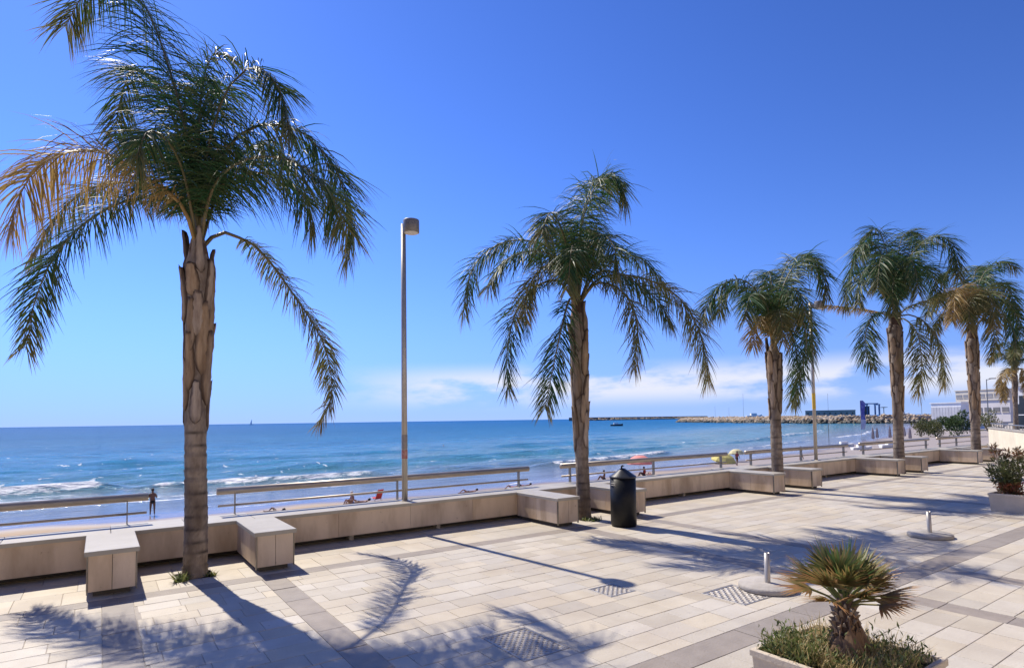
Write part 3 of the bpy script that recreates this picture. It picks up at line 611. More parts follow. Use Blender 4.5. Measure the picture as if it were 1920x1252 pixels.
# ------------------------------------------------------------------ palms
FRONDS = {
 1: [
  (0, 0.85, [(0,0,0), (-0.06,1.09,-0.10), (-0.45,2.48,0.00), (-0.96,3.60,0.20), (-1.55,4.05,0.30), (-2.07,3.84,0.40), (-2.37,3.49,0.50)]),
  (0, 0.75, [(0,0,0), (-0.33,1.19,0.30), (-1.00,2.57,0.70), (-1.69,3.17,1.10), (-2.04,2.75,1.30), (-2.18,2.16,1.40)]),
  (0, 0.70, [(0,0,0), (0.04,1.18,0.10), (0.34,2.21,0.10), (0.80,2.50,0.00), (1.20,2.08,-0.10), (1.39,1.40,-0.20)]),
  (0, 0.75, [(0,0,0), (0.05,1.10,0.30), (0.52,1.85,0.50), (1.18,1.90,0.70), (1.70,1.34,0.90), (1.93,0.50,1.00), (1.84,-0.10,1.00)]),
  (0, 0.75, [(0,0,0), (0.36,0.61,-0.30), (0.94,0.85,-0.60), (1.59,0.75,-0.80), (2.11,0.35,-0.90), (2.38,-0.21,-0.90)]),
  (0, 0.75, [(0,0,0), (0.07,0.66,0.20), (0.45,1.02,0.30), (1.01,1.01,0.30), (1.41,0.68,0.30), (1.57,0.19,0.30)]),
  (2, 0.75, [(0,0,0), (-0.08,0.36,-0.30), (-0.48,0.69,-0.50), (-0.99,0.99,-0.60), (-1.48,0.91,-0.70), (-1.90,0.56,-0.70), (-2.11,-0.08,-0.70)]),
  (0, 0.60, [(0,0,0), (-0.32,0.47,0.20), (-0.96,0.75,0.40), (-1.67,0.62,0.50), (-2.31,0.11,0.50), (-2.70,-0.66,0.50), (-2.85,-1.51,0.50)]),
  (1, 0.65, [(0,0,0), (-0.55,0.70,0.50), (-1.51,1.21,1.00), (-2.34,1.26,1.20), (-3.02,0.86,1.30), (-3.53,0.17,1.40)]),
  (1, 0.46, [(0,0,0), (0.17,0.12,0.20), (0.22,0.19,0.50), (0.39,0.14,1.10), (0.69,-0.45,1.80), (1.07,-1.22,2.20), (1.18,-2.12,2.40), (0.94,-2.75,2.40)]),
  (0, 0.75, [(0,0,0), (0.01,0.73,-0.40), (0.04,1.01,-0.90), (0.05,0.88,-1.30), (0.12,0.41,-1.60)]),
  (0, 0.75, [(0,0,0), (-0.24,1.15,0.40), (-0.40,2.13,0.70), (-0.49,2.83,1.00), (-0.60,3.15,1.40), (-0.68,2.91,1.80)]),
  (0, 0.70, [(0,0,0), (-0.02,0.90,0.60), (0.08,1.71,1.10), (0.34,2.08,1.50), (0.59,1.84,1.80)]),
  (0, 0.70, [(0,0,0), (-0.54,0.95,0.50), (-1.17,1.69,1.00), (-1.75,2.11,1.50), (-2.12,1.88,1.80)]),
  (0, 0.60, [(0,0,0), (-0.01,1.21,0.00), (-0.00,2.19,0.05), (0.10,2.70,0.10), (0.29,2.77,0.10)]),
 ],
 2: [
  (0, 0.75, [(0,0,0), (0.09,1.32,0.30), (0.32,2.34,0.80), (0.67,3.15,1.40), (1.01,3.35,1.90), (1.24,3.17,2.30)]),
  (0, 0.75, [(0,0,0), (0.06,1.28,-0.20), (0.32,2.16,-0.30), (0.65,2.46,-0.40), (0.90,2.24,-0.50), (0.98,1.81,-0.60)]),
  (0, 0.70, [(0,0,0), (-0.46,1.00,0.20), (-1.10,1.33,0.30), (-1.81,1.23,0.40), (-2.33,0.68,0.50), (-2.52,-0.28,0.50)]),
  (0, 0.60, [(0,0,0), (-0.40,0.65,-0.40), (-0.97,0.77,-0.80), (-1.56,0.48,-1.10), (-1.88,-0.09,-1.30)]),
  (0, 0.60, [(0,0,0), (-0.45,0.28,-0.30), (-1.03,-0.00,-0.60), (-1.40,-0.62,-0.70), (-1.54,-1.39,-0.80), (-1.52,-2.03,-0.80)]),
  (0, 0.60, [(0,0,0), (-0.22,-0.16,-0.50), (-0.45,-0.88,-0.90), (-0.65,-1.74,-1.00), (-0.80,-2.42,-1.00)]),
  (1, 0.65, [(0,0,0), (0.51,0.42,0.10), (1.40,0.44,0.20), (2.24,0.03,0.30), (2.71,-0.80,0.30), (2.86,-1.87,0.30)]),
  (1, 0.60, [(0,0,0), (0.37,0.19,-0.40), (0.85,-0.13,-0.80), (1.06,-0.81,-1.00), (0.98,-1.66,-1.00)]),
  (0, 0.65, [(0,0,0), (0.44,0.74,0.40), (1.06,1.14,0.80), (1.73,1.03,1.10), (2.27,0.43,1.30)]),
  (0, 0.60, [(0,0,0), (0.41,0.47,-0.20), (0.99,0.29,-0.40), (1.56,-0.18,-0.50), (1.87,-0.76,-0.60)]),
  (0, 0.65, [(0,0,0), (-0.22,0.91,-0.30), (-0.47,1.42,-0.80), (-0.67,1.36,-1.30), (-0.85,0.81,-1.70)]),
  (0, 0.65, [(0,0,0), (0.16,0.87,-0.40), (0.37,1.05,-0.90), (0.55,0.68,-1.40), (0.58,0.08,-1.70)]),
  (0, 0.65, [(0,0,0), (-0.08,1.14,0.50), (-0.27,1.79,1.00), (-0.61,1.83,1.50), (-0.87,1.26,1.80)]),
  (0, 0.60, [(0,0,0), (-0.08,0.62,-0.50), (-0.18,0.81,-1.00), (-0.29,0.46,-1.50), (-0.38,-0.23,-1.80)]),
  (1, 0.60, [(0,0,0), (-0.36,0.51,-0.50), (-0.77,0.41,-0.90), (-1.10,-0.06,-1.10), (-1.21,-0.60,-1.20)]),
  (0, 0.60, [(0,0,0), (0.16,1.13,0.50), (0.37,1.81,1.10), (0.63,1.84,1.60), (0.81,1.29,2.00)]),
 ],
 3: [
  (0, 0.75, [(0,0,0), (-0.28,1.14,-0.10), (-0.86,1.82,-0.20), (-1.58,1.65,-0.30), (-1.98,1.05,-0.30), (-2.07,0.60,-0.30)]),
  (0, 0.70, [(0,0,0), (-0.02,1.08,0.40), (-0.35,1.83,0.90), (-0.80,1.82,1.20), (-1.08,1.11,1.40)]),
  (0, 0.80, [(0,0,0), (0.28,1.33,0.10), (0.76,2.28,0.20), (1.27,2.51,0.20), (1.64,2.04,0.20), (1.72,1.33,0.20)]),
  (0, 0.70, [(0,0,0), (0.30,1.23,0.40), (0.80,2.30,0.90), (1.42,2.90,1.30), (2.05,3.00,1.70), (2.39,2.53,1.90)]),
  (0, 0.70, [(0,0,0), (0.35,0.79,-0.30), (0.62,0.60,-0.50), (0.64,-0.16,-0.60), (0.43,-1.04,-0.60), (0.29,-1.63,-0.60)]),
  (0, 0.70, [(0,0,0), (0.60,0.91,0.40), (1.20,1.14,0.80), (1.65,0.69,1.10), (1.81,-0.11,1.30)]),
  (2, 0.60, [(0,0,0), (-0.31,0.55,-0.40), (-0.70,0.64,-0.80), (-0.94,0.25,-1.00), (-1.04,-0.20,-1.10)]),
  (1, 0.60, [(0,0,0), (-0.13,0.61,-0.50), (-0.27,0.82,-1.00), (-0.39,0.46,-1.40), (-0.46,-0.13,-1.60)]),
  (0, 0.70, [(0,0,0), (-0.29,0.93,-0.40), (-0.79,1.28,-0.90), (-1.18,1.06,-1.30), (-1.37,0.46,-1.50)]),
  (0, 0.70, [(0,0,0), (0.01,1.08,-0.40), (0.09,1.42,-0.90), (0.17,1.18,-1.30), (0.19,0.58,-1.50)]),
  (0, 0.70, [(0,0,0), (0.27,1.25,0.50), (0.44,2.17,1.00), (0.58,2.46,1.50), (0.70,2.06,2.00)]),
  (0, 0.65, [(0,0,0), (0.33,0.69,0.00), (0.61,0.07,0.00), (0.66,-0.85,0.00), (0.52,-1.77,-0.00)]),
 ],
 4: [
  (0, 0.85, [(0,0,0), (-0.19,1.46,0.00), (-0.66,2.55,-0.00), (-1.25,2.26,0.00), (-1.65,1.10,0.00), (-1.78,0.22,0.00)]),
  (0, 0.85, [(0,0,0), (0.14,1.76,0.40), (0.10,3.19,0.80), (-0.06,3.32,1.20), (-0.28,2.47,1.50)]),
  (0, 0.85, [(0,0,0), (0.30,1.46,-0.00), (1.09,2.46,0.10), (1.79,2.78,0.10), (2.31,2.34,0.10), (2.45,1.25,0.10)]),
  (0, 0.80, [(0,0,0), (0.42,1.76,0.40), (0.96,2.90,0.90), (1.55,3.33,1.30), (2.22,2.92,1.70)]),
  (2, 0.35, [(0,0,0), (-0.61,0.07,0.20), (-1.52,0.25,0.30), (-2.44,0.37,0.40)]),
  (0, 0.75, [(0,0,0), (-0.63,-0.05,-0.30), (-1.24,-0.36,-0.50), (-1.49,-1.31,-0.60), (-1.28,-2.06,-0.60)]),
  (1, 0.75, [(0,0,0), (0.38,-0.14,-0.20), (0.89,-0.56,-0.40), (1.24,-1.53,-0.50), (1.31,-2.66,-0.50)]),
  (1, 0.75, [(0,0,0), (0.07,-0.38,-0.50), (0.25,-0.99,-0.80), (0.24,-2.11,-0.90), (0.09,-2.94,-0.90)]),
  (0, 0.80, [(0,0,0), (-0.42,1.15,-0.50), (-0.97,1.75,-1.10), (-1.47,1.44,-1.60), (-1.85,0.45,-2.00)]),
  (0, 0.80, [(0,0,0), (-0.14,1.15,-0.50), (-0.24,1.65,-1.10), (-0.32,1.24,-1.60), (-0.45,0.28,-1.90)]),
  (0, 0.80, [(0,0,0), (-0.49,1.01,-0.30), (-1.35,1.47,-0.80), (-1.89,0.84,-1.10), (-2.11,0.07,-1.30)]),
  (0, 0.80, [(0,0,0), (0.71,1.18,0.50), (1.79,1.89,1.00), (2.50,1.57,1.40), (2.81,0.57,1.60)]),
  (0, 0.70, [(0,0,0), (-0.36,0.75,-0.60), (-0.77,0.98,-1.20), (-1.16,0.33,-1.70), (-1.32,-0.42,-1.90)]),
  (1, 0.40, [(0,0,0), (0.73,0.24,0.30), (1.75,0.58,0.60), (2.71,0.92,0.80)]),
 ],
 5: [
  (0, 0.85, [(0,0,0), (0.26,1.44,0.00), (0.86,2.51,0.10), (1.58,2.86,0.10), (2.14,2.57,0.10)]),
  (0, 0.85, [(0,0,0), (0.06,1.37,0.20), (-0.08,2.49,0.40), (-0.39,2.66,0.60), (-0.78,2.09,0.70)]),
  (0, 0.80, [(0,0,0), (-0.51,0.72,-0.20), (-1.31,1.38,-0.40), (-1.97,1.14,-0.50), (-2.34,0.44,-0.60)]),
  (1, 0.60, [(0,0,0), (-0.60,0.35,-0.30), (-1.31,0.56,-0.50), (-1.81,0.32,-0.60), (-2.14,-0.37,-0.70)]),
  (0, 0.85, [(0,0,0), (0.74,0.89,0.20), (1.74,1.27,0.40), (2.46,0.58,0.60), (2.65,-0.37,0.60)]),
  (0, 0.85, [(0,0,0), (0.88,1.30,0.50), (2.05,2.12,1.00), (2.96,1.71,1.40), (3.33,0.75,1.60)]),
  (2, 0.80, [(0,0,0), (-0.50,1.00,-0.50), (-1.27,1.45,-1.10), (-1.89,1.02,-1.60), (-2.20,0.00,-1.80)]),
  (1, 0.80, [(0,0,0), (-0.15,1.11,-0.50), (-0.27,1.44,-1.10), (-0.42,0.89,-1.60), (-0.51,-0.24,-1.80)]),
  (0, 0.80, [(0,0,0), (0.46,1.31,0.50), (1.22,2.67,1.20), (1.88,3.04,1.70), (2.41,2.37,2.10)]),
  (1, 0.70, [(0,0,0), (0.11,0.21,-0.40), (0.18,0.03,-0.80), (0.22,-0.77,-0.90), (0.11,-1.44,-0.90)]),
  (0, 0.80, [(0,0,0), (0.51,0.47,-0.20), (1.03,0.43,-0.40), (1.36,-0.28,-0.50), (1.44,-0.97,-0.50)]),
  (1, 0.80, [(0,0,0), (-0.43,0.75,-0.60), (-0.92,1.09,-1.20), (-1.30,0.57,-1.60), (-1.55,-0.33,-1.80)]),
 ],
 6: [
  (0, 1.00, [(0,0,0), (-0.75,1.63,0.00), (-1.89,2.17,-0.00), (-3.05,1.02,0.00)]),
  (0, 1.00, [(0,0,0), (0.03,2.33,0.50), (-0.13,3.58,1.00), (-0.73,3.12,1.50)]),
  (0, 1.00, [(0,0,0), (0.29,2.92,-0.00), (1.17,3.56,0.00), (2.19,2.24,-0.00)]),
  (0, 1.00, [(0,0,0), (0.85,1.29,-0.00), (2.16,1.59,0.00), (3.02,-0.37,-0.00)]),
  (2, 1.00, [(0,0,0), (-1.67,0.26,-1.00), (-2.92,-1.03,-1.50), (-3.40,-2.62,-1.60)]),
  (2, 1.00, [(0,0,0), (-1.58,-0.09,-1.40), (-2.93,-1.70,-2.00), (-3.30,-3.58,-2.10)]),
  (2, 1.00, [(0,0,0), (-0.61,0.21,-1.40), (-0.39,-1.23,-2.00), (-0.39,-3.00,-2.10)]),
  (1, 1.00, [(0,0,0), (-0.91,2.15,-1.20), (-1.76,2.04,-2.20), (-2.44,0.11,-2.80)]),
  (0, 1.00, [(0,0,0), (1.17,2.72,1.20), (2.33,3.50,2.20), (2.96,1.88,2.80)]),
 ],
}

def catmull(P, n):
    P = np.array(P, float); P = np.vstack([2 * P[0] - P[1], P, 2 * P[-1] - P[-2]]); out = []
    seg = len(P) - 3
    for i in range(seg):
        p0, p1, p2, p3 = P[i:i + 4]
        for t in np.linspace(0, 1, 24, endpoint=False):
            out.append(.5 * ((2 * p1) + (-p0 + p2) * t + (2 * p0 - 5 * p1 + 4 * p2 - p3) * t * t + (-p0 + 3 * p1 - 3 * p2 + p3) * t ** 3))
    out.append(P[-2]); out = np.array(out)
    s = np.concatenate([[0], np.cumsum(np.linalg.norm(np.diff(out, axis=0), axis=1))])
    q = np.linspace(0, s[-1], n)
    return np.stack([np.interp(q, s, out[:, i]) for i in range(3)], -1), s[-1]
RV = np.array([math.cos(YAW), -math.sin(YAW), 0]); DV = np.array([math.sin(YAW), math.cos(YAW), 0]); UV = np.array([0, 0, 1.])

def frond(parent, pts, L, dry, dens, seed, hw=.013, name='frond', rad=.026):
    g = np.random.default_rng(seed)
    P = [p[0] * RV + p[1] * UV + p[2] * DV for p in pts]
    C, ln = catmull(P, 64)
    T = np.gradient(C, axis=0); T /= np.linalg.norm(T, axis=1)[:, None]
    out = C[-1] - C[0]; out[2] = 0; out /= (np.linalg.norm(out) + 1e-6)
    ref = UV - .6 * out
    N = ref - T * (T @ ref)[:, None]; N /= np.linalg.norm(N, axis=1)[:, None]
    S = np.cross(T, N)
    n = int(ln * dens)
    t = np.tile(np.linspace(.20, .995, n), 2) + g.normal(0, .004, 2 * n); t = np.clip(t, .12, 1)
    side = np.repeat([-1., 1.], n)
    fi = t * 63; i0 = np.clip(fi.astype(int), 0, 62); w = (fi - i0)[:, None]
    def at(Q): return Q[i0] * (1 - w) + Q[i0 + 1] * w
    c, tt, nn, ss = at(C), at(T), at(N), at(S)
    a = np.radians(np.interp(t, [.12, .5, 1], [74, 62, 38]) + g.normal(0, 7, 2 * n))[:, None]
    k = (g.normal(.12, .42, 2 * n))[:, None]
    d = np.cos(a) * tt + np.sin(a) * (side[:, None] * ss) + k * nn * np.sin(a)
    d /= np.linalg.norm(d, axis=1)[:, None]
    l = 1.28 * L * np.interp(t, [.15, .26, .48, .75, 1], [.3, .62, 1.0, .92, .55]) * g.uniform(.78, 1.12, 2 * n)
    broken = g.random(2 * n) < .05; l[broken] *= .45
    gr = np.interp(t, [.1, .6, 1], [.46, .50, .46]) * g.uniform(.45, 1.5, 2 * n) * (1.15 if dry else 1)
    K = 5; Wd = np.array([.6, 1.0, .9, .55, .06]) * hw
    V = np.zeros((2 * n, K, 2, 3)); att = np.zeros((2 * n, K, 2, 4))
    pos = c.copy(); rv = g.random(2 * n)
    tw = g.normal(0, .5, 2 * n)[:, None]
    for j in range(K):
        dj = d + (gr * j * .62)[:, None] * np.array([0, 0, -1.]); dj /= np.linalg.norm(dj, axis=1)[:, None]
        if j: pos = pos + dj * (l / (K - 1))[:, None]
        wv = tt - dj * np.sum(tt * dj, 1)[:, None] + tw * np.cross(dj, tt); wv /= (np.linalg.norm(wv, axis=1)[:, None] + 1e-6)
        V[:, j, 0] = pos - wv * Wd[j]; V[:, j, 1] = pos + wv * Wd[j]
        att[:, j, :, 1] = j / (K - 1)
    att[..., 0] = rv[:, None, None]
    dr = {0: .05, 1: .28, 2: .85}[dry] + np.interp(t, [.3, .85, 1], [0, .05, .3]) + g.normal(0, .10, 2 * n)
    att[..., 2] = np.clip(dr, 0, 1)[:, None, None]; att[..., 3] = 1
    base = np.arange(2 * n)[:, None] * (K * 2)
    q = np.array([[2 * j, 2 * j + 1, 2 * j + 3, 2 * j + 2] for j in range(K - 1)])
    Q = (base[:, :, None] + q[None]).reshape(-1, 4)
    V = V.reshape(-1, 3); att = att.reshape(-1, 4)
    # rachis
    mb = MB(); idx = np.linspace(0, 63, 16).astype(int)
    mb.tube(list(C[idx]), list(np.interp(idx / 63, [0, .15, 1], [rad * 1.3, rad, rad * .2])), 5, cap=False)
    RVt = np.array(mb.v); RQ = np.array(mb.f) + len(V)
    att = np.vstack([att, np.tile([.5, .2, .3 if dry < 2 else .9, 1], (len(RVt), 1))])
    return quick(name, np.vstack([V, RVt]), np.vstack([Q, RQ]), [M['palm_leaf'], M['rachis_dry' if dry == 2 else 'rachis']], parent, np.concatenate([np.zeros(len(Q)), np.ones(len(RQ))]), False, {'leaf': att})

def trunk_r(z, zb, hz, r0):
    s = np.clip((z - zb) / (hz - zb), 0, 1)
    return np.where(z < zb, r0 * (1.08 - .12 * z / max(zb, .1)) + .018 * np.exp(-z / .10), r0 * np.interp(s, [0, .15, .6, .84, .9, 1.0], [1.0, 1.02, 1.22, 1.28, .95, .6]))

def palm(idx, x, y, hx, hy, hz, zb, r0, label, dens, hw=.013, nboot=22, big=True):
    p = empty('palm_tree', (x, y, 0), label, 'palm tree', 'palms in a row along the promenade' if idx < 6 else None)
    g = np.random.default_rng(100 + idx)
    nz_ = int(hz / .035); na = 28; zz = np.linspace(-.02, hz - .05, nz_)
    ph = np.linspace(0, 2 * np.pi, na, endpoint=False)
    ring = .0 * zz
    zr = []; zc = .12
    while zc < zb + .1: zr.append(zc); zc += g.uniform(.11, .2)
    for q in zr: ring += .009 * np.clip(1 - np.abs(zz - q) / .035, 0, 1) - .008 * np.clip(1 - np.abs(zz - q - .035) / .02, 0, 1)
    rr_ = trunk_r(zz, zb, hz, r0) + ring
    cxs = (hx - x) * (zz / hz) + .012 * np.sin(zz * 1.9 + idx) * np.clip(zz, 0, 1); cys = (hy - y) * (zz / hz) + .012 * np.cos(zz * 1.6 + idx) * np.clip(zz, 0, 1)
    rad = rr_[:, None] * (1 + .02 * np.sin(3 * ph + idx)[None] + g.normal(0, .006, (nz_, na)))
    V = np.stack([cxs[:, None] + rad * np.cos(ph), cys[:, None] + rad * np.sin(ph), np.repeat(zz[:, None], na, 1)], -1).reshape(-1, 3)
    ii = np.arange(nz_ * na).reshape(nz_, na)
    Q = np.stack([ii[:-1], np.roll(ii, -1, 1)[:-1], np.roll(ii, -1, 1)[1:], ii[1:]], -1).reshape(-1, 4)
    sc_ = np.zeros(nz_)
    for q in zr: sc_ = np.maximum(sc_, g.uniform(.45, 1.0) * np.clip(1 - np.abs(zz - q - .02) / .035, 0, 1))
    sc_ = np.clip(sc_[:, None] * (.75 + .5 * np.sin(ph * 2 + zz[:, None] * 9)) + .25 * (g.random((nz_, na)) > .9), 0, 1)
    tr = quick('trunk', V, Q, M['trunk'], p, None, True, {'scar': sc_.reshape(-1)})
    # old leaf bases clasping the upper trunk
    def cen(z): return np.interp(z, zz, cxs), np.interp(z, zz, cys)
    for b_ in range(nboot):
        z0 = zb - .02 + g.normal(0, .05) + (hz - zb - .62) * (b_ / (nboot - 1)) ** 1.05; phi = b_ * 2.399 + g.normal(0, .15)
        Ln = g.uniform(.6, 1.1) * (1 if b_ < nboot - 6 else .75); wmax = g.uniform(.5, .95); sk = g.normal(0, .10)
        nS, nW = 11, 9; bv = []; ba = []; jg = g.normal(0, .035, (11, 9))
        if b_ >= nboot - 7: wmax *= .8
        flare = g.uniform(.0, .03) if b_ < nboot - 9 else g.uniform(.015, .07)
        for i in range(nS):
            s = i / (nS - 1); z = z0 + Ln * s
            wv = wmax * np.interp(s, [0, .12, .35, .7, 1], [.25, .8, 1.0, .62, .34])
            cx, cy = cen(min(z, hz - .06)); rb = float(trunk_r(np.array(min(z, hz - .32)), zb, hz, r0))
            for j in range(nW):
                u = j / (nW - 1) * 2 - 1
                th = .004 + (.020 + .012 * b_ / nboot) * (1 - abs(u) ** 2.5) * np.interp(s, [0, .1, 1], [.3, 1, 1])
                r_ = rb + th + flare * s ** 2.5 + g.normal(0, .0035)
                if abs(u) == 1: r_ = rb - .012 + flare * s ** 2.5
                ba.append(float(np.clip(np.interp(abs(u), [0, .5, .75, 1], [0, .05, .75, 1]) + (.8 if i < 1 else .25 if i < 2 else 0) + (.7 if i == nS - 1 else 0), 0, 1)))
                bv.append((cx + r_ * math.cos(phi + wv * u + sk * s + jg[i, j]), cy + r_ * math.sin(phi + wv * u + sk * s + jg[i, j]), z + (.03 * abs(u) if i == 0 else 0) - (g.uniform(0, .05) if i == nS - 1 else 0)))
        bf = [(i * nW + j, i * nW + j + 1, (i + 1) * nW + j + 1, (i + 1) * nW + j) for i in range(nS - 1) for j in range(nW - 1)]
        bf += [tuple((nS - 1) * nW + j for j in range(nW))]
        raw('leaf_base', bv, bf, M['boot'], tr, None, True, {'scar': ba})
    # fibrous neck
    mb = MB(); pts = []
    for i in range(7): pts.append((*cen(hz - .55 + .09 * i), hz - .55 + .11 * i))
    mb.tube(pts, [r0 * q for q in (1.12, 1.1, 1.0, .9, .75, .55, .3)], 12); mb.build('crown_shaft', M['fibre'], tr, True)
    hub = empty('crown', (hx - x, hy - y, hz)); hub.parent = p
    for i, (dry, L, pts) in enumerate(FRONDS[idx]):
        q = [(a_, u_, d_) for a_, u_, d_ in pts]; q[0] = (.0, -.22, .0)
        frond(hub, q, L, dry, dens, 1000 * idx + i, hw)
    # young unopened spear leaves
    for i in range(3):
        a0 = g.uniform(0, 6.28)
        frond(hub, [(0, 0, 0), (.05 * math.cos(a0), .5, .05 * math.sin(a0)), (.14 * math.cos(a0), 1.0, .14 * math.sin(a0)), (.3 * math.cos(a0), 1.35, .3 * math.sin(a0))], .42, 0, dens * .8, 1000 * idx + 500 + i, hw)
    return p
palm(1, 1.12, 9.38, 1.12, 9.38, 4.78, 2.0, .142, 'nearest big palm with drooping fronds, one dry orange frond on its left', 56, .0082, 24)
palm(2, 8.43, 9.46, 8.40, 9.48, 4.74, 1.25, .142, 'palm beside the black bin, standing between two stone seats', 48, .0095, 26)
palm(3, 15.79, 9.46, 15.79, 9.46, 4.16, 2.0, .15, 'third palm from the left, short with yellowed fronds at its centre', 42, .0115, 20)
palm(4, 23.42, 9.40, 23.49, 9.35, 5.79, 1.9, .165, 'fourth palm from the left, dense dark crown beside the second lamp', 38, .0135, 24)
palm(5, 30.83, 9.38, 30.91, 9.33, 5.85, 1.6, .17, 'fifth palm from the left, browning crown near the yellow wall', 36, .0155, 24)
palm(6, 90.6, 23.5, 90.8, 23.4, 7.15, 3.0, .24, 'far palm at the right edge with hanging dry fronds', 20, .035, 16)

# weeds at the palm feet
def tuft(name, x, y, z, n, ln, rad, seed, mat, label, dryv=.1, w=.008, cat='weeds'):
    g = np.random.default_rng(seed); V = []; Q = []; at = []
    for i in range(n):
        a = g.uniform(0, 6.28); r_ = rad * math.sqrt(g.random()); p = np.array([r_ * math.cos(a), r_ * math.sin(a), 0.]); q = g.uniform(0, 6.28)
        lean = g.uniform(.2, 1.0); d = np.array([math.cos(q) * lean, math.sin(q) * lean, 1.]); d /= np.linalg.norm(d); sd = np.array([-math.sin(q), math.cos(q), 0]); L = ln * g.uniform(.5, 1.1); rv = g.random(); dv = np.clip(dryv + g.normal(0, .12), 0, 1)
        b0 = len(V)
        for j in range(4):
            ww = w * (1, .9, .6, .05)[j]; V += [p - sd * ww, p + sd * ww]; at += [(rv, j / 3, dv, 1)] * 2
            d = d + np.array([0, 0, -.28]); d /= np.linalg.norm(d); p = p + d * L / 3
        Q += [(b0 + 2 * j, b0 + 2 * j + 1, b0 + 2 * j + 3, b0 + 2 * j + 2) for j in range(3)]
    o = quick(name, np.array(V), np.array(Q), mat, None, None, False, {'leaf': np.array(at)}); o.location = (x, y, z)
    return tag(o, label, cat) if label else o
tuft('weed_tuft', .93, 9.16, .0, 60, .2, .09, 1, M['weed'], 'green weed tuft at the left foot of the nearest palm', .1, .011)
tuft('weed_tuft', 1.30, 9.20, .0, 24, .12, .06, 2, M['weed'], 'tiny weed tuft at the right foot of the nearest palm', .15, .01)
tuft('weed_tuft', 8.40, 9.18, .0, 130, .12, .2, 3, M['weed'], 'flat green weeds around the foot of the palm by the bin', .1, .01)
for px in PALM_X:
    pass
mbp = None
for k, px in enumerate(PALM_X):
    tag(MB().box(px - .225, px + .225, 9.175, 9.625, -.05, -.006).build('tree_pit', M['mortar'], promenade))
# ------------------------------------------------------------------ planters
def planter(x0, x1, y0, y1, h, label, taper=.04):
    cx, cy = (x0 + x1) / 2, (y0 + y1) / 2; hx, hy = (x1 - x0) / 2, (y1 - y0) / 2
    p = empty('planter', (cx, cy, 0), label, 'planter')
    t = .035
    def ringv(ax, ay, z): return [(-ax, -ay, z), (ax, -ay, z), (ax, ay, z), (-ax, ay, z)]
    prof = [(hx - taper, hy - taper, 0), (hx - taper * .9, hy - taper * .9, .03), (hx - .012, hy - .012, h - .05), (hx, hy, h - .045), (hx, hy, h - .006), (hx - .006, hy - .006, h), (hx - t, hy - t, h), (hx - t - .01, hy - t - .01, h - .10)]
    V = []; Fc = [(3, 2, 1, 0)]
    for q in prof: V += ringv(*q)
    for i in range(len(prof) - 1): Fc += [(4 * i + j, 4 * i + (j + 1) % 4, 4 * i + 4 + (j + 1) % 4, 4 * i + 4 + j) for j in range(4)]
    raw('pot', V, Fc, M['pot'], p)
    MB().box(-hx + t + .006, hx - t - .006, -hy + t + .006, hy - t - .006, h - .09, h - .05).build('soil', M['soil'], p)
    return p
planter(3.82, 4.72, 1.65, 2.55, .45, 'pale square planter holding the small fan palm at the bottom edge')
planter(15.72, 16.5, 3.95, 4.62, .38, 'pale square planter holding the reddish shrub at the right edge')

# fan palm
def fan_leaf(parent, az_, el, pet, rad, seed, mat, dryv, name='fan_leaf', nseg=24, spread=2.5, droop=.25, origin=(0, 0, 0)):
    g = np.random.default_rng(seed)
    o = np.array(origin, float)
    hd = np.array([math.cos(az_), math.sin(az_), 0])
    d = hd * math.cos(el) + UV * math.sin(el)
    tip = o + d * pet + UV * (-.05 * pet)
    sd = np.array([-math.sin(az_), math.cos(az_), 0]); nn = np.cross(sd, d); nn = nn if nn[2] > -.2 else nn
    V = []; Q = []; at = []
    for i in range(nseg):
        a = -spread / 2 + spread * i / (nseg - 1) + g.normal(0, .02)
        L = rad * (1 - .18 * (abs(a) / (spread / 2)) ** 2) * g.uniform(.82, 1.08)
        if g.random() < .12: L *= .6
        dr = d * math.cos(a) + sd * math.sin(a); w = rad * .036; rv = g.random(); dv = float(np.clip(dryv + g.normal(0, .15) + .12 * abs(a), 0, 1))
        b0 = len(V); p = tip.copy(); cup = .30 * abs(math.sin(a))
        cur = dr + nn * cup; cur /= np.linalg.norm(cur)
        sw = np.cross(nn, dr); sw /= np.linalg.norm(sw)
        for j in range(5):
            s = j / 4
            ww = w * (.25, .95, 1.0, .55, .05)[j]
            fold = nn * (.4 * ww)
            V += [p - sw * ww + fold, p, p + sw * ww + fold]; at += [(rv, s, dv, 1)] * 3
            cur = cur + np.array([0, 0, -1]) * droop * s * g.uniform(.6, 1.4); cur /= np.linalg.norm(cur); p = p + cur * L / 4
        for j in range(4):
            for m_ in (0, 1): Q.append((b0 + 3 * j + m_, b0 + 3 * j + m_ + 1, b0 + 3 * j + 4 + m_, b0 + 3 * j + 3 + m_))
    mb = MB(); mb.tube([o, (o + tip) / 2 + UV * .015, tip, tip + d * rad * .12], [.010, .007, .006, .002], 5, cap=False)
    RQ = np.array(mb.f) + len(V); at += [(.7, .2, dryv * .6, 1)] * len(mb.v)
    return quick(name, np.vstack([np.array(V), np.array(mb.v)]), np.vstack([np.array(Q), RQ]), mat, parent, None, False, {'leaf': np.array(at)})
fp = empty('fan_palm', (4.27, 2.10, .40), 'small fan palm with brown-tipped leaves growing in the near planter', 'palm')
mb = MB(); mb.lathe([(.075, 0), (.082, .06), (.078, .2), (.064, .33), (.05, .41), (.03, .46)], 16)
fpt = mb.build('trunk', M['fibre'], fp, True)
g7 = np.random.default_rng(77)
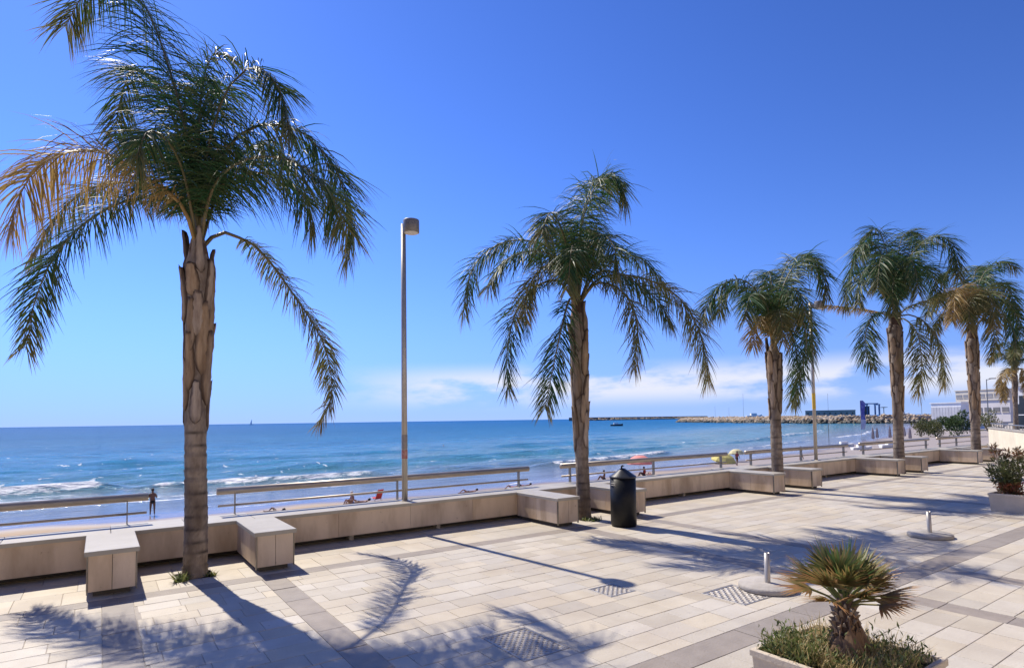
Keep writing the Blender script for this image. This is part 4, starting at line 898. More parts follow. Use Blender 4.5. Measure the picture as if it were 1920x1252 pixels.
for i in range(70):
    a = i * 2.399; z = .02 + .35 * i / 70; r_ = float(np.interp(z, [0, .06, .2, .33, .41], [.075, .082, .078, .064, .05]))
    c, s_ = math.cos(a), math.sin(a); up_ = g7.uniform(.03, .055)
    bv = [(c * r_ - s_ * .014, s_ * r_ + c * .014, z), (c * r_ + s_ * .014, s_ * r_ - c * .014, z), (c * (r_ + .03) + s_ * .006, s_ * (r_ + .03) - c * .006, z + up_), (c * (r_ + .03) - s_ * .006, s_ * (r_ + .03) + c * .006, z + up_), (c * (r_ - .01), s_ * (r_ - .01), z + up_)]
    raw('leaf_stub', bv, [(0, 1, 2, 3), (3, 2, 4), (0, 3, 4), (1, 4, 2)], M['boot'], fpt)
for i in range(30):
    az_ = i * 2.399 + g7.normal(0, .15); s = i / 29
    el = float(np.interp(s, [0, .5, 1], [1.25, .85, .3])) + g7.normal(0, .08)
    fan_leaf(fp, az_, el, g7.uniform(.17, .23) + .03 * s, g7.uniform(.23, .29), 300 + i, M['fan_leaf'], float(np.interp(s, [0, .3, .7, 1], [.1, .2, .38, .62])), droop=.06 + .15 * s, origin=(0, 0, .40 - .04 * s), spread=2.2)
for i in range(11):
    az_ = R(-80) + g7.normal(0, .55)
    fan_leaf(fp, az_, R(-62) + g7.normal(0, .12), g7.uniform(.06, .12), g7.uniform(.20, .27), 400 + i, M['fan_dead'], .35, 'dead_leaf', 16, 1.0, .3, (0.05 * math.cos(az_), 0.05 * math.sin(az_), .33 + g7.normal(0, .02)))

# planting round the fan palm
def blades(name, n, region, ln, mat, dryv, seed, w=.004, lean=.5, h0=.40, label=None, cat=None):
    g = np.random.default_rng(seed); V = []; Q = []; at = []
    for i in range(n):
        x, y = g.uniform(region[0], region[1]), g.uniform(region[2], region[3]); p = np.array([x, y, h0]); q = g.uniform(0, 6.28); le = abs(g.normal(0, lean))
        d = np.array([math.cos(q) * le, math.sin(q) * le, 1.]); d /= np.linalg.norm(d); sd = np.array([-math.sin(q), math.cos(q), 0]); L = ln * g.uniform(.45, 1.1); rv = g.random(); dv = float(np.clip(dryv + g.normal(0, .2), 0, 1)); b0 = len(V)
        for j in range(4):
            ww = w * (1, 1, .7, .1)[j]; V += [p - sd * ww, p + sd * ww]; at += [(rv, j / 3, dv, 1)] * 2
            d = d + np.array([math.cos(q) * .12, math.sin(q) * .12, -.16]); d /= np.linalg.norm(d); p = p + d * L / 3
        Q += [(b0 + 2 * j, b0 + 2 * j + 1, b0 + 2 * j + 3, b0 + 2 * j + 2) for j in range(3)]
    o = quick(name, np.array(V), np.array(Q), mat, None, None, False, {'leaf': np.array(at)})
    return tag(o, label, cat, None, 'stuff')
def leaf_cloud(name, mat, n, fn, size, seed, parent=None, aspect=.42, dryf=None, loc=None):
    """n small pointed leaves (two bent quads) placed and turned by fn(g) -> (pos, outward)"""
    g = np.random.default_rng(seed); V = []; Q = []; at = []
    for i in range(n):
        p, o = fn(g); o = np.array(o, float) + g.normal(0, .55, 3); o /= np.linalg.norm(o); r1 = g.normal(0, 1, 3); s = np.cross(o, r1); s /= np.linalg.norm(s); L = size * g.uniform(.6, 1.25); w = L * aspect * .5
        p = np.array(p, float); n_ = np.cross(s, o); b0 = len(V)
        V += [p - s * w * .25, p + s * w * .25, p + o * L * .5 - s * w + n_ * .05 * L, p + o * L * .5 + s * w + n_ * .05 * L, p + o * L - s * w * .1 - n_ * .1 * L, p + o * L + s * w * .1 - n_ * .1 * L]
        rv = g.random(); dv = float(np.clip(dryf(g, p), 0, 1)) if dryf else .05; at += [(rv, .3, dv, 1)] * 6
        Q += [(b0, b0 + 1, b0 + 3, b0 + 2), (b0 + 2, b0 + 3, b0 + 5, b0 + 4)]
    o = quick(name, np.array(V), np.array(Q), mat, parent, None, False, {'leaf': np.array(at)})
    if loc is not None: o.location = loc
    return o
blades('dry_grass', 1900, (3.88, 4.64, 1.72, 2.50), .22, M['weed'], .72, 51, .0032, .55, .39, 'dry straw-coloured grass around the fan palm in the near planter', 'grass')
def low_green(g):
    t = g.random()
    c = np.array([g.uniform(3.86, 4.22), g.uniform(2.15, 2.52), .40]) if t < .6 else np.array([g.uniform(3.90, 4.66), g.uniform(1.70, 2.10), .40])
    return c + np.array([0, 0, abs(g.normal(0, .075))]), (g.normal(0, .5), g.normal(0, .5), 1)
tag(leaf_cloud('ground_cover', M['weed'], 3200, low_green, .042, 52, None, .30, lambda g, p: .08 + g.normal(0, .1)), 'low green leafy plants along the near planter edge', 'plants', None, 'stuff')

# reddish shrub in the far planter
sh = empty('shrub', (16.08, 4.30, .32), 'upright shrub with green and reddish leaves in the planter at the right edge', 'shrub')
for i in range(9):
    a = i * 2.4; mb = MB(); top = np.array([.22 * math.cos(a), .22 * math.sin(a), .75 + .2 * math.sin(i * 3.1)])
    mb.tube([(0.05 * math.cos(a), .05 * math.sin(a), 0), top * .5 + np.array([.03, 0, .02]), top], [.014, .01, .004], 6).build('stem', M['trunk'], sh, True)
SHT = [np.array([.30 * math.cos(i * 2.4) * (1 if i % 3 else .5), .30 * math.sin(i * 2.4), [.95, .62, .85, 1.08, .7, .9, .55, 1.0, .8][i]]) for i in range(9)]
def shf(g):
    t = SHT[g.integers(9)]; s = g.uniform(.04, 1.0); c = t * s + np.array([-.10 * s, .05 * s, 0]); c[2] = t[2] * s
    d = g.normal(0, 1, 3); d /= np.linalg.norm(d); r_ = float(np.interp(s, [0, .2, .7, 1], [.22, .17, .15, .05])) * g.uniform(.3, 1)
    p = c + d * r_; p[2] = max(p[2], .03); return p, d + np.array([0, 0, .8])
leaf_cloud('leaves', M['oleander'], 3000, shf, .085, 61, sh, .30, lambda g, p: (.85 if p[2] < .27 else .6 if p[2] > .8 else .12) * g.uniform(.2, 1.2))

# ------------------------------------------------------------------ beach people and beach things
SKIN = pm('tanned_skin', (0.20, 0.10, 0.065), (0.15, 0.075, 0.05), 6, .5, obj=True)
SKIN2 = pm('fair_skin', (0.36, 0.20, 0.14), (0.30, 0.16, 0.11), 6, .5, obj=True)  # lighter skin tone
HAIR = pm('dark_hair', (0.012, 0.009, 0.008), (0.02, 0.014, 0.01), 20, .5)
CL = {k: pm(k + '_cloth', c, tuple(x * .85 for x in c), 9, .8) for k, c in dict(black=(.02, .02, .024), red=(.5, .05, .04), white=(.75, .74, .72), olive=(.35, .33, .12), blue=(.06, .12, .3), maroon=(.28, .06, .06)).items()}
def skin_body(name, J, E, parent, mat, root=0):
    me = bpy.data.meshes.new(name); me.from_pydata([tuple(p[:3]) for p in J], E, []); me.materials.append(mat)
    o = bpy.data.objects.new(name, me); COL.objects.link(o); o.parent = parent
    o.modifiers.new('skin', 'SKIN')
    if not me.skin_vertices: me.attributes.new('skin', 'FLOAT', 'POINT')
    for i, p in enumerate(J):
        sv = me.skin_vertices[0].data[i]; r_ = p[3]; sv.radius = r_ if isinstance(r_, tuple) else (r_, r_); sv.use_root = i == root
    ss_ = o.modifiers.new('sub', 'SUBSURF'); ss_.levels = 1; ss_.render_levels = 1
    return o
def person(x, y, z, yaw, pose, label, skin, cloth, top=None, hat=None):
    p = empty('person', (x, y, z), label, 'person'); p.rotation_euler = (0, 0, yaw)
    if pose == 'stand':   # arms bent up to the face, weight on one leg
        J = [(0, 0, .93, (.15, .11)), (0, 0, 1.15, (.125, .095)), (0, 0, 1.38, (.16, .10)), (0, 0, 1.5, .055), (0, 0, 1.56, .06),
             (.17, 0, 1.41, .055), (.24, .02, 1.16, .042), (.14, .20, 1.27, .035), (.06, .24, 1.40, .03), (-.17, 0, 1.41, .055), (-.24, .02, 1.16, .042), (-.16, .20, 1.25, .035), (-.08, .24, 1.38, .03),
             (.10, 0, .86, .095), (.10, .02, .48, .06), (.11, 0, .09, .038), (.12, .13, .03, .03), (-.10, 0, .86, .095), (-.12, -.02, .48, .06), (-.13, -.03, .09, .038), (-.14, .10, .03, .03)]
        hd = (0, .02, 1.66); hips = (0, 0, .90); ht = (.165, .125, .14); chest = (0, 0, 1.32)
    elif pose == 'walk':
        J = [(0, 0, .93, (.15, .11)), (0, 0, 1.15, (.125, .095)), (0, .02, 1.38, (.17, .10)), (0, .03, 1.5, .055), (0, .04, 1.56, .06),
             (.18, .02, 1.41, .055), (.24, -.06, 1.14, .042), (.24, .02, .90, .035), (.23, .06, .80, .03), (-.18, .02, 1.41, .055), (-.24, .08, 1.14, .042), (-.23, .2, .93, .035), (-.22, .25, .86, .03),
             (.10, 0, .86, .095), (.10, .16, .48, .06), (.10, .14, .09, .038), (.10, .27, .03, .03), (-.10, 0, .86, .095), (-.10, -.1, .48, .06), (-.10, -.28, .12, .038), (-.10, -.2, .03, .03)]
        hd = (0, .06, 1.66); hips = (0, 0, .90); ht = (.165, .125, .14); chest = (0, .01, 1.30)
    elif pose == 'sit':
        J = [(0, 0, .13, (.16, .13)), (0, -.03, .35, (.125, .095)), (0, -.02, .58, (.16, .10)), (0, .01, .70, .055), (0, .02, .76, .06),
             (.18, -.02, .61, .055), (.25, .02, .38, .042), (.17, .24, .36, .035), (.10, .32, .38, .03), (-.18, -.02, .61, .055), (-.25, .02, .38, .042), (-.17, .24, .36, .035), (-.10, .32, .38, .03),
             (.10, .08, .13, .095), (.13, .42, .42, .06), (.12, .60, .07, .038), (.12, .72, .03, .03), (-.10, .08, .13, .095), (-.13, .42, .42, .06), (-.12, .60, .07, .038), (-.12, .72, .03, .03)]
        hd = (0, .05, .86); hips = (0, .02, .14); ht = (.175, .16, .13); chest = (0, -.02, .50)
    else:                 # lying on the back, head raised a little
        J = [(0, 0, .11, (.15, .10)), (0, -.25, .11, (.125, .09)), (0, -.48, .13, (.16, .09)), (0, -.60, .17, .055), (0, -.66, .19, .06),
             (.18, -.50, .12, .055), (.26, -.25, .07, .042), (.24, .0, .05, .035), (.22, .08, .05, .03), (-.18, -.50, .12, .055), (-.27, -.28, .07, .042), (-.25, -.02, .05, .035), (-.23, .06, .05, .03),
             (.10, .06, .10, .095), (.11, .40, .32, .06), (.11, .72, .07, .038), (.11, .82, .05, .03), (-.10, .06, .10, .095), (-.12, .46, .09, .06), (-.13, .88, .06, .038), (-.14, .93, .14, .03)]
        hd = (0, -.75, .22); hips = (0, .02, .11); ht = (.165, .14, .115); chest = (0, -.40, .125)
    E = [(0, 1), (1, 2), (2, 3), (3, 4), (2, 5), (5, 6), (6, 7), (7, 8), (2, 9), (9, 10), (10, 11), (11, 12), (0, 13), (13, 14), (14, 15), (15, 16), (0, 17), (17, 18), (18, 19), (19, 20)]
    # head shares the body mesh chain
    J += [(hd[0], hd[1], hd[2] - .0, .095), (hd[0], hd[1] * 1.0, hd[2] + (.09 if pose != 'lie' else .02), .07)]
    E += [(4, 21), (21, 22)]
    skin_body('body', J, E, p, skin)
    def blob(nm, c, r3, mat, cut_=None):
        mb = MB(); prof = [(math.sin(t) or .01, -math.cos(t)) for t in np.linspace(.05, math.pi - .05, 9)]
        V = [(c[0] + r3[0] * a_ * math.cos(q), c[1] + r3[1] * a_ * math.sin(q), c[2] + r3[2] * b_) for a_, b_ in prof for q in np.linspace(0, 2 * math.pi, 14, endpoint=False)]
        n = 14; Fc = [(i * n + k, i * n + (k + 1) % n, (i + 1) * n + (k + 1) % n, (i + 1) * n + k) for i in range(8) for k in range(n)]
        mb.add(V, Fc).build(nm, mat, p, True)
    blob('hair', (hd[0], hd[1] - .02, hd[2] + .045), (.105, .115, .10), CL[hat] if hat else HAIR)
    blob('shorts', hips, ht, cloth)
    if top: blob('shirt', chest, (.20, .135, .26) if pose in ('stand', 'walk', 'sit') else (.19, .26, .11), top)
    return p
def sz(x, y): return float(sand_z(np.array(float(x)), np.array(float(y))))
person(3.0, 46.7, SEA + .01, R(-5), 'stand', 'person in dark swimwear standing at the water edge left of the nearest palm', SKIN, CL['black'])
person(9.7, 41.6, sz(9.7, 41.6), R(30), 'lie', 'dark-haired sunbather lying behind the stone seat right of the nearest palm', SKIN, CL['black'])
person(15.1, 42.0, sz(15.1, 42), R(100), 'sit', 'sunbather with a white cap sitting beside the red beach chair', SKIN2, CL['blue'], None, 'white')
person(15.7, 42.3, sz(15.7, 42.3), R(70), 'lie', 'sunbather lying between the white-capped person and the red chair', SKIN2, CL['black'])
person(25.0, 42.2, sz(25, 42.2), R(80), 'lie', 'sunbather lying on the sand just right of the nearest lamp post', SKIN2, CL['black'])
person(29.6, 42.4, sz(29.6, 42.4), R(95), 'lie', 'sunbather in red swimwear lying near the right end of the long handrail', SKIN2, CL['red'])
person(30.9, 42.6, sz(30.9, 42.6), R(85), 'lie', 'tanned sunbather lying at the right end of the long handrail', SKIN, CL['maroon'])
person(40.2, 42.0, sz(40.2, 42), R(30), 'sit', 'dark-haired person sitting on the sand left of the black bin lid', SKIN, CL['black'])
person(45.6, 41.8, sz(45.6, 41.8), R(20), 'sit', 'person in red sitting under the pink parasol', SKIN, CL['black'], CL['red'])
person(46.9, 42.2, sz(46.9, 42.2), R(-20), 'lie', 'sunbather lying just right of the pink parasol', SKIN, CL['red'])
person(63.0, 42.9, sz(63, 42.9), R(160), 'walk', 'person in a maroon shirt walking on the beach right of the yellow parasol', SKIN, CL['black'], CL['maroon'])
person(77.0, 42.7, sz(77, 42.7), R(60), 'walk', 'person in an olive shirt and dark shorts walking near the second lamp post', SKIN2, CL['black'], CL['olive'])
# swimmers: heads and shoulders above the water
def swimmer(x, y, label):
    p = empty('swimmer', (x, y, SEA), label, 'person', 'swimmers far out in the sea')
    skin_body('body', [(0, 0, -.5, .13), (0, 0, .0, (.17, .11)), (0, 0, .12, .06), (0, 0, .26, .10), (.26, .1, -.05, .05), (-.26, .1, -.05, .05), (0, 0, .36, .07)], [(0, 1), (1, 2), (2, 3), (1, 4), (1, 5), (3, 6)], p, SKIN)
    return p
swimmer(68.4, 127, 'swimmer out in the sea just right of the nearest lamp post'); swimmer(69.9, 140, 'swimmer out in the sea nearest the lamp post, farther from the beach'); swimmer(70.3, 116, 'swimmer in the sea halfway between the lamp post and the second palm')
swimmer(266, 207, 'lone swimmer in the bay below the rock breakwater')

def parasol(x, y, rad, h, canopy, label, tilt=(0, 0), open_=True):
    z = sz(x, y); p = empty('beach_parasol', (x, y, z), label, 'parasol')
    MB().tube([(0, 0, -.1), (0, 0, h + .12)], .02, 6).build('pole', M['pole'], p, True)
    n = 8; V = [(0, 0, .54 * rad)]; Fc = []
    for k, (r_, dz) in enumerate(((.35, .385), (.7, .25), (1.0, 0.0), (1.0, -.10))):
        for i in range(n * 2):
            a = math.pi * i / n; rr_ = rad * r_ * (1 if i % 2 == 0 else (.97 if k > 1 else 1)); V.append((rr_ * math.cos(a), rr_ * math.sin(a), dz * rad * 1.35 + (-.02 * rad if i % 2 and k == 2 else 0)))
    m = n * 2
    Fc += [(0, 1 + i, 1 + (i + 1) % m) for i in range(m)] + [(1 + k * m + i, 1 + (k + 1) * m + i, 1 + (k + 1) * m + (i + 1) % m, 1 + k * m + (i + 1) % m) for k in range(3) for i in range(m)]
    c = raw('canopy', V, Fc, canopy, p); c.location = (0, 0, h - .42 * rad); c.rotation_euler = (R(tilt[0]), R(tilt[1]), 0)
    for i in range(n):
        a = 2 * math.pi * i / n; MB().tube([(0, 0, h - .1 * rad - .25), (rad * .6 * math.cos(a), rad * .6 * math.sin(a), h - .15 * rad)], .008, 4).build('rib', M['rail_post'], p)
    return p
parasol(45.2, 42.0, 1.3, 2.0, pm('pink_canvas', (.85, .33, .27), (.8, .28, .23), 3, .8), 'pink open beach parasol on the sand right of the black bin')
parasol(66.0, 46.9, 1.55, 1.15, pm('yellow_canvas', (.74, .64, .2), (.68, .57, .17), 3, .8), 'low yellow open beach parasol on the sand behind the handrail', (14, 0))
parasol(69.8, 47.6, 1.0, 1.55, pm('pale_yellow_canvas', (.66, .60, .33), (.6, .54, .3), 3, .8), 'pale cream open beach parasol just right of the yellow one')
def closed_parasol(x, y, h, label):
    z = sz(x, y); p = empty('closed_parasol', (x, y, z), label, 'parasol', 'closed parasols on the far beach')
    MB().tube([(0, 0, -.1), (0, 0, h)], .03, 6).build('pole', M['pole'], p)
    V = []; n = 12
    for r_, zz in ((.05, h - .02), (.20, h * .82), (.30, h * .55), (.36, h * .28), (.33, h * .18)):
        for i in range(n): a = 2 * math.pi * i / n; q = r_ * (1 if i % 2 else .72); V.append((q * math.cos(a), q * math.sin(a), zz))
    raw('folded_canopy', V, [(k * n + (i + 1) % n, k * n + i, (k + 1) * n + i, (k + 1) * n + (i + 1) % n) for k in range(4) for i in range(n)] + [tuple(range(n))], CANV, p)
CANV = pm('mauve_canvas', (.30, .25, .26), (.24, .2, .21), 2, .85)
for (x, y, h), lb in zip(((143, 62.5, 3.2), (152, 65.5, 3.0), (151, 62.3, 3.3), (160, 65, 3.0), (163, 64, 2.9), (148, 57, 3.0)), ['leftmost closed mauve parasol on the far beach, left of the flag', 'closed parasol just right of the tall blue flag', 'taller closed parasol, second right of the blue flag', 'closed parasol left of the fourth palm trunk', 'closed parasol touching the fourth palm trunk', 'closed parasol right of the fourth palm trunk']):
    closed_parasol(x, y, h, lb)
# red beach chair
RC = pm('red_fabric', (.62, .06, .06), (.52, .04, .045), 5, .75)
ch = empty('beach_chair', (17.2, 42.6, sz(17.2, 42.6)), 'red folding beach chair facing the sea behind the stone wall', 'chair'); ch.rotation_euler = (0, 0, R(25))
MB().obox((0, -.30, .55), (.30, 0, 0), (0, -.13, .36), (0, .012, .004)).build('backrest', RC, ch)
MB().obox((0, .02, .26), (.30, 0, 0), (0, .25, .05), (0, -.003, .012)).build('seat', RC, ch)
for sx in (-.32, .32):
    MB().tube([(sx, -.45, .94), (sx, -.12, .05), (sx, .30, .0)], .013, 6).build('leg', M['steel'], ch, True)
    MB().tube([(sx, -.35, .0), (sx, .28, .36)], .013, 6).build('leg', M['steel'], ch, True)
# ------------------------------------------------------------------ far side of the bay
def rocks(n, path, hw, z0, z1, size, seed):
    g = np.random.default_rng(seed); P = np.array(path, float); s = np.concatenate([[0], np.cumsum(np.linalg.norm(np.diff(P, axis=0), axis=1))]); V = []; Q = []
    cube = np.array([(i, j, k) for i in (-1, 1) for j in (-1, 1) for k in (-1, 1)], float)
    fc = np.array([(0, 1, 3, 2), (4, 6, 7, 5), (0, 4, 5, 1), (2, 3, 7, 6), (0, 2, 6, 4), (1, 5, 7, 3)])
    for i in range(n):
        t = g.uniform(0, s[-1]); c = np.array([np.interp(t, s, P[:, 0]), np.interp(t, s, P[:, 1])]); k = min(np.searchsorted(s, t, 'right'), len(P) - 1); tv = P[k] - P[k - 1]; tv /= np.linalg.norm(tv); nv = np.array([-tv[1], tv[0]])
        u = g.uniform(-1, 1); z = z0 + (z1 - z0) * (1 - abs(u)) ** .7 + g.normal(0, .35); c = c + nv * u * hw
        sc = size * g.uniform(.5, 1.3, 3) * np.array([1, 1, .8]); q = cube * sc * g.uniform(.62, 1.05, (8, 1)); e = g.normal(0, .5, 3); e[2] = g.uniform(0, 6.28)
        from mathutils import Euler
        m_ = np.array(Euler(e).to_matrix()); q = q @ m_.T + np.array([c[0], c[1], z]); V.append(q); Q.append(fc + 8 * i)
    return np.vstack(V), np.vstack(Q)
ROCK = pm('breakwater_rock', (.50, .395, .285), (.34, .265, .195), .35, .9, .5, 2, isl=.28)
ROCKW = pm('wet_rock', (.07, .065, .05), (.04, .04, .035), .5, .6)
bw = empty('rock_breakwater', (500, 300, SEA), 'long tan boulder breakwater across the bay behind the third and fourth palms', 'breakwater')
path = [(612, 492), (560, 410), (515, 340), (478, 278), (458, 240), (452, 215), (455, 190), (470, 150), (500, 110)]
V, Q = rocks(6000, path, 10, SEA - .3, 1.1, 1.0, 3); tag(quick('boulders', V - np.array([500, 300, SEA]), Q, ROCK, bw), kind='stuff')
V, Q = rocks(1100, [(a - 8.5, b_ + 1) for a, b_ in path], 4.5, SEA - .5, SEA + 1.2, 1.5, 4); tag(quick('wet_boulders', V - np.array([500, 300, SEA]), Q, ROCKW, bw), kind='stuff')
mb = MB()
for (a, b_), (c, d) in zip(path[:-1], path[1:]):
    t = np.array([c - a, d - b_, 0], float); ln = np.linalg.norm(t); t /= ln; n_ = np.array([-t[1], t[0], 0]); m_ = np.array([(a + c) / 2, (b_ + d) / 2, -1.6])
    mb.obox(m_ - np.array([500, 300, SEA]), t * (ln / 2 + 1), n_ * 5, np.array([0, 0, 2.4]))
mb.build('core', ROCK, bw)
# outer mole near the horizon
MOLE = pm('mole_stone', (.16, .145, .135), (.11, .10, .10), .02, .9, isl=.2)
om = empty('outer_mole', (1700, 1600, SEA), 'thin dark harbour mole on the horizon right of the second palm', 'breakwater')
a_, b_ = np.array([1250., 1450, 0]), np.array([2250., 1690, 0]); t = (b_ - a_) / np.linalg.norm(b_ - a_); n_ = np.array([-t[1], t[0], 0])
MB().obox((a_ + b_) / 2 - np.array([1700, 1600, 0]) + UV * 4.5, t * np.linalg.norm(b_ - a_) / 2, n_ * 12, UV * 6.5).build('wall', MOLE, om)
V, Q = rocks(900, [a_[:2] - n_[:2] * 14, b_[:2] - n_[:2] * 14], 8, SEA, SEA + 3.5, 4, 8); tag(quick('boulders', V - np.array([1700, 1600, SEA]), Q, ROCK, om), kind='stuff')

def spot(bearing, depth):
    """ground point at a compass bearing (degrees east of the seaward axis), depth metres along the promenade's view axis"""
    a = R(bearing); return np.array([math.sin(a), math.cos(a), 0]) * depth / math.cos(a - YAW)
def building(name, b0, b1, depth, z0, z1, wall, roofm, label, rows_=2, cols=6, win=(1.2, 1.4), wmat=None, thick=12, overhang=.3, turn=0, cat='building'):
    A_, B_ = spot(b0, depth), spot(b1, depth); ln = np.linalg.norm(B_ - A_); c = (A_ + B_) / 2; n_ = c / np.linalg.norm(c); t = np.array([n_[1], -n_[0], 0]); ln = ln * abs(t @ ((B_ - A_) / ln))
    if turn:
        a = -R(turn); n_ = np.array([n_[0] * math.cos(a) - n_[1] * math.sin(a), n_[0] * math.sin(a) + n_[1] * math.cos(a), 0]); t = np.array([n_[1], -n_[0], 0]); ln = ln / math.cos(a)
    w = empty(name, (c[0], c[1], z0), label, cat); h = z1 - z0
    MB().obox(n_ * thick / 2 + UV * h / 2, t * ln / 2, n_ * thick / 2, UV * h / 2).build('wall', wall, w)
    MB().obox(n_ * thick / 2 + UV * (h + .15), t * (ln / 2 + overhang), n_ * (thick / 2 + overhang), UV * .15).build('roof', roofm, w)
    for i in range(cols):
        for j in range(rows_):
            q = t * (ln * ((i + .5) / cols - .5)) + UV * (h * (j + .55) / rows_) - n_ * .03
            wd = MB().obox(q, t * win[0] / 2, n_ * .06, UV * win[1] / 2).build('window', wmat or DARKW, w)
            MB().obox(q - UV * (win[1] / 2 + .08) - n_ * .05, t * (win[0] / 2 + .1), n_ * .1, UV * .06).build('sill', roofm, wd)
    return w
DARKW = pm('dark_window', (.03, .035, .04), (.05, .055, .06), .5, .15)
WHITE = pm('white_paint', (.86, .86, .85), (.8, .8, .8), .5, .7)
GREYB = pm('grey_concrete_wall', (.23, .22, .215), (.18, .175, .17), .2, .85)
CREAM = pm('cream_wall', (.78, .70, .56), (.70, .62, .49), .3, .85, stain=(.6, .53, .42))
BLUE = pm('blue_steel', (.05, .13, .30), (.04, .1, .25), .5, .45)
building('harbour_shed', 61.40, 65.18, 530, .8, 6.4, pm('pale_grey_shed', (.34, .32, .31), (.28, .265, .255), .2, .85), GREYB, 'long low grey harbour building on the breakwater left of the blue flag', 1, 9, (1.3, 1.0), thick=10)
gt = spot(66.48, 525); gy = empty('boat_hoist', (gt[0], gt[1], 1.5), 'blue steel boat hoist frame right of the blue flag', 'crane')
for sx in (-5.5, 5.5):
    MB().obox(RV * sx + UV * 4.6, RV * .5, DV * .5, UV * 4.6).build('leg', BLUE, gy); MB().obox(RV * sx + DV * 6 + UV * 4.6, RV * .5, DV * .5, UV * 4.6).build('leg', BLUE, gy)
    MB().obox(RV * sx + DV * 3 + UV * 9.6, RV * .5, DV * 4, UV * .45).build('side_beam', BLUE, gy)
MB().obox(DV * 3 + UV * 10.5, RV * 6.5, DV * .5, UV * .45).build('cross_beam', BLUE, gy)
cb = spot(65.91, 527); cbn = empty('blue_cabin', (cb[0], cb[1], 1.5), 'dark blue harbour cabin beside the boat hoist', 'cabin')
MB().obox(UV * 4.0, RV * 2.6, DV * 2.4, UV * 4.0).build('wall', pm('navy_panel', (.035, .055, .12), (.03, .045, .1), .6, .6), cbn); MB().obox(UV * 8.2, RV * 2.9, DV * 2.7, UV * .19).build('roof', GREYB, cbn)
MB().obox(UV * 4 - DV * 2.42, RV * 1.2, DV * .03, UV * 1.2).build('window', DARKW, cbn)
# harbour parasol-roof lamp mast and small boats behind the breakwater
sm = spot(67.23, 528); fm_ = empty('flood_light_mast', (sm[0], sm[1], 1.5), 'thin mast with a flat top on the breakwater left of the fourth palm', 'mast')
MB().tube([(0, 0, 0), (0, 0, 7)], .3, 6).build('pole', M['rail_post'], fm_); MB().lathe([(.5, 6.6), (3.2, 6.9), (3.2, 7.2), (.5, 7.5)], 12).build('head', M['rail_post'], fm_)
def sailboat(bearing, depth, hm, label, hull=WHITE, sail=False):
    c = spot(bearing, depth); b_ = empty('sailboat', (c[0], c[1], SEA), label, 'sailboat'); L = hm * .42; pts = []
    prof = [(-.5, .16), (-.2, .19), (.2, .16), (.5, .01)]; V = []; Fc = []
    for (u, w_) in prof:
        for s_, zz in ((-1, 1.3), (-.6, -.2), (.6, -.2), (1, 1.3)): V.append(RV * u * L * 2 + DV * w_ * L * s_ + UV * zz)
    Fc = [(4 * i + j, 4 * i + j + 1, 4 * i + 5 + j, 4 * i + 4 + j) for i in range(3) for j in range(3)] + [(4 * i + 3, 4 * i, 4 * i + 4, 4 * i + 7) for i in range(3)] + [(0, 1, 2, 3), (15, 14, 13, 12)]
    raw('hull', V, Fc, hull, b_)
    MB().tube([UV * 1.2, UV * (hm + SEA * 0)], [.14, .09], 6).build('mast', M['rail_post'], b_)
    MB().tube([UV * 2.6, UV * 2.6 - RV * L * .8], .09, 6).build('boom', M['rail_post'], b_)
    MB().obox(UV * 1.7, RV * L * .3, DV * L * .1, UV * .4).build('cabin', WHITE, b_)
    if sail: raw('sail', [UV * 2.8, UV * (hm - .5), UV * 2.8 - RV * L * .8, UV * 2.8 - RV * L * .4 + DV * .3], [(0, 1, 3), (3, 1, 2), (0, 3, 2)], WHITE, b_)
    return b_
sailboat(56.42, 690, 33, 'tall-masted sailboat moored behind the breakwater left of the third palm'); sailboat(53.99, 780, 20, 'sailboat with a short mast above the tip of the breakwater'); sailboat(55.19, 760, 18, 'sailboat with a faint mast between the breakwater tip and the tallest mast')
sailboat(63.20, 560, 27, 'sailboat with a single mast rising behind the grey harbour building'); sailboat(69.79, 420, 21, 'sailboat mast rising between the fourth and fifth palms')
sailboat(11.15, 3400, 34, 'tiny sailboat on the horizon right of the nearest palm', GREYB, True)
def motorboat(bearing, depth, z, L, label, hullm=WHITE):
    c = spot(bearing, depth); b_ = empty('motorboat', (c[0], c[1], z), label, 'boat'); V = []
    for u, w_, zt in ((-.5, .15, .9), (-.1, .17, .95), (.25, .13, 1.1), (.5, .01, 1.35)):
        for s_, zz in ((-1, zt), (-.55, -.2), (.55, -.2), (1, zt)): V.append(RV * u * L + DV * w_ * L * s_ + UV * zz * L * .14)
    raw('hull', V, [(4 * i + j, 4 * i + j + 1, 4 * i + 5 + j, 4 * i + 4 + j) for i in range(3) for j in range(3)] + [(4 * i + 3, 4 * i, 4 * i + 4, 4 * i + 7) for i in range(3)] + [(0, 1, 2, 3), (15, 14, 13, 12)], hullm, b_)
    MB().obox(UV * L * .2 - RV * L * .05, RV * L * .18, DV * L * .1, UV * L * .07).build('cabin', WHITE, b_)
    MB().obox(UV * L * .22 + RV * L * .132, RV * L * .006, DV * L * .08, UV * L * .04).build('windscreen', DARKW, b_)
motorboat(45.02, 470, SEA, 10, 'small motorboat in the open bay right of the second palm', pm('dark_hull', (.07, .08, .09), (.05, .06, .07), 1, .4))
motorboat(57.31, 640, 1.0, 17, 'white yacht moored just right of the tallest mast')
motorboat(68.47, 440, 1.2, 11, 'white boat laid up at the right of the fourth palm')

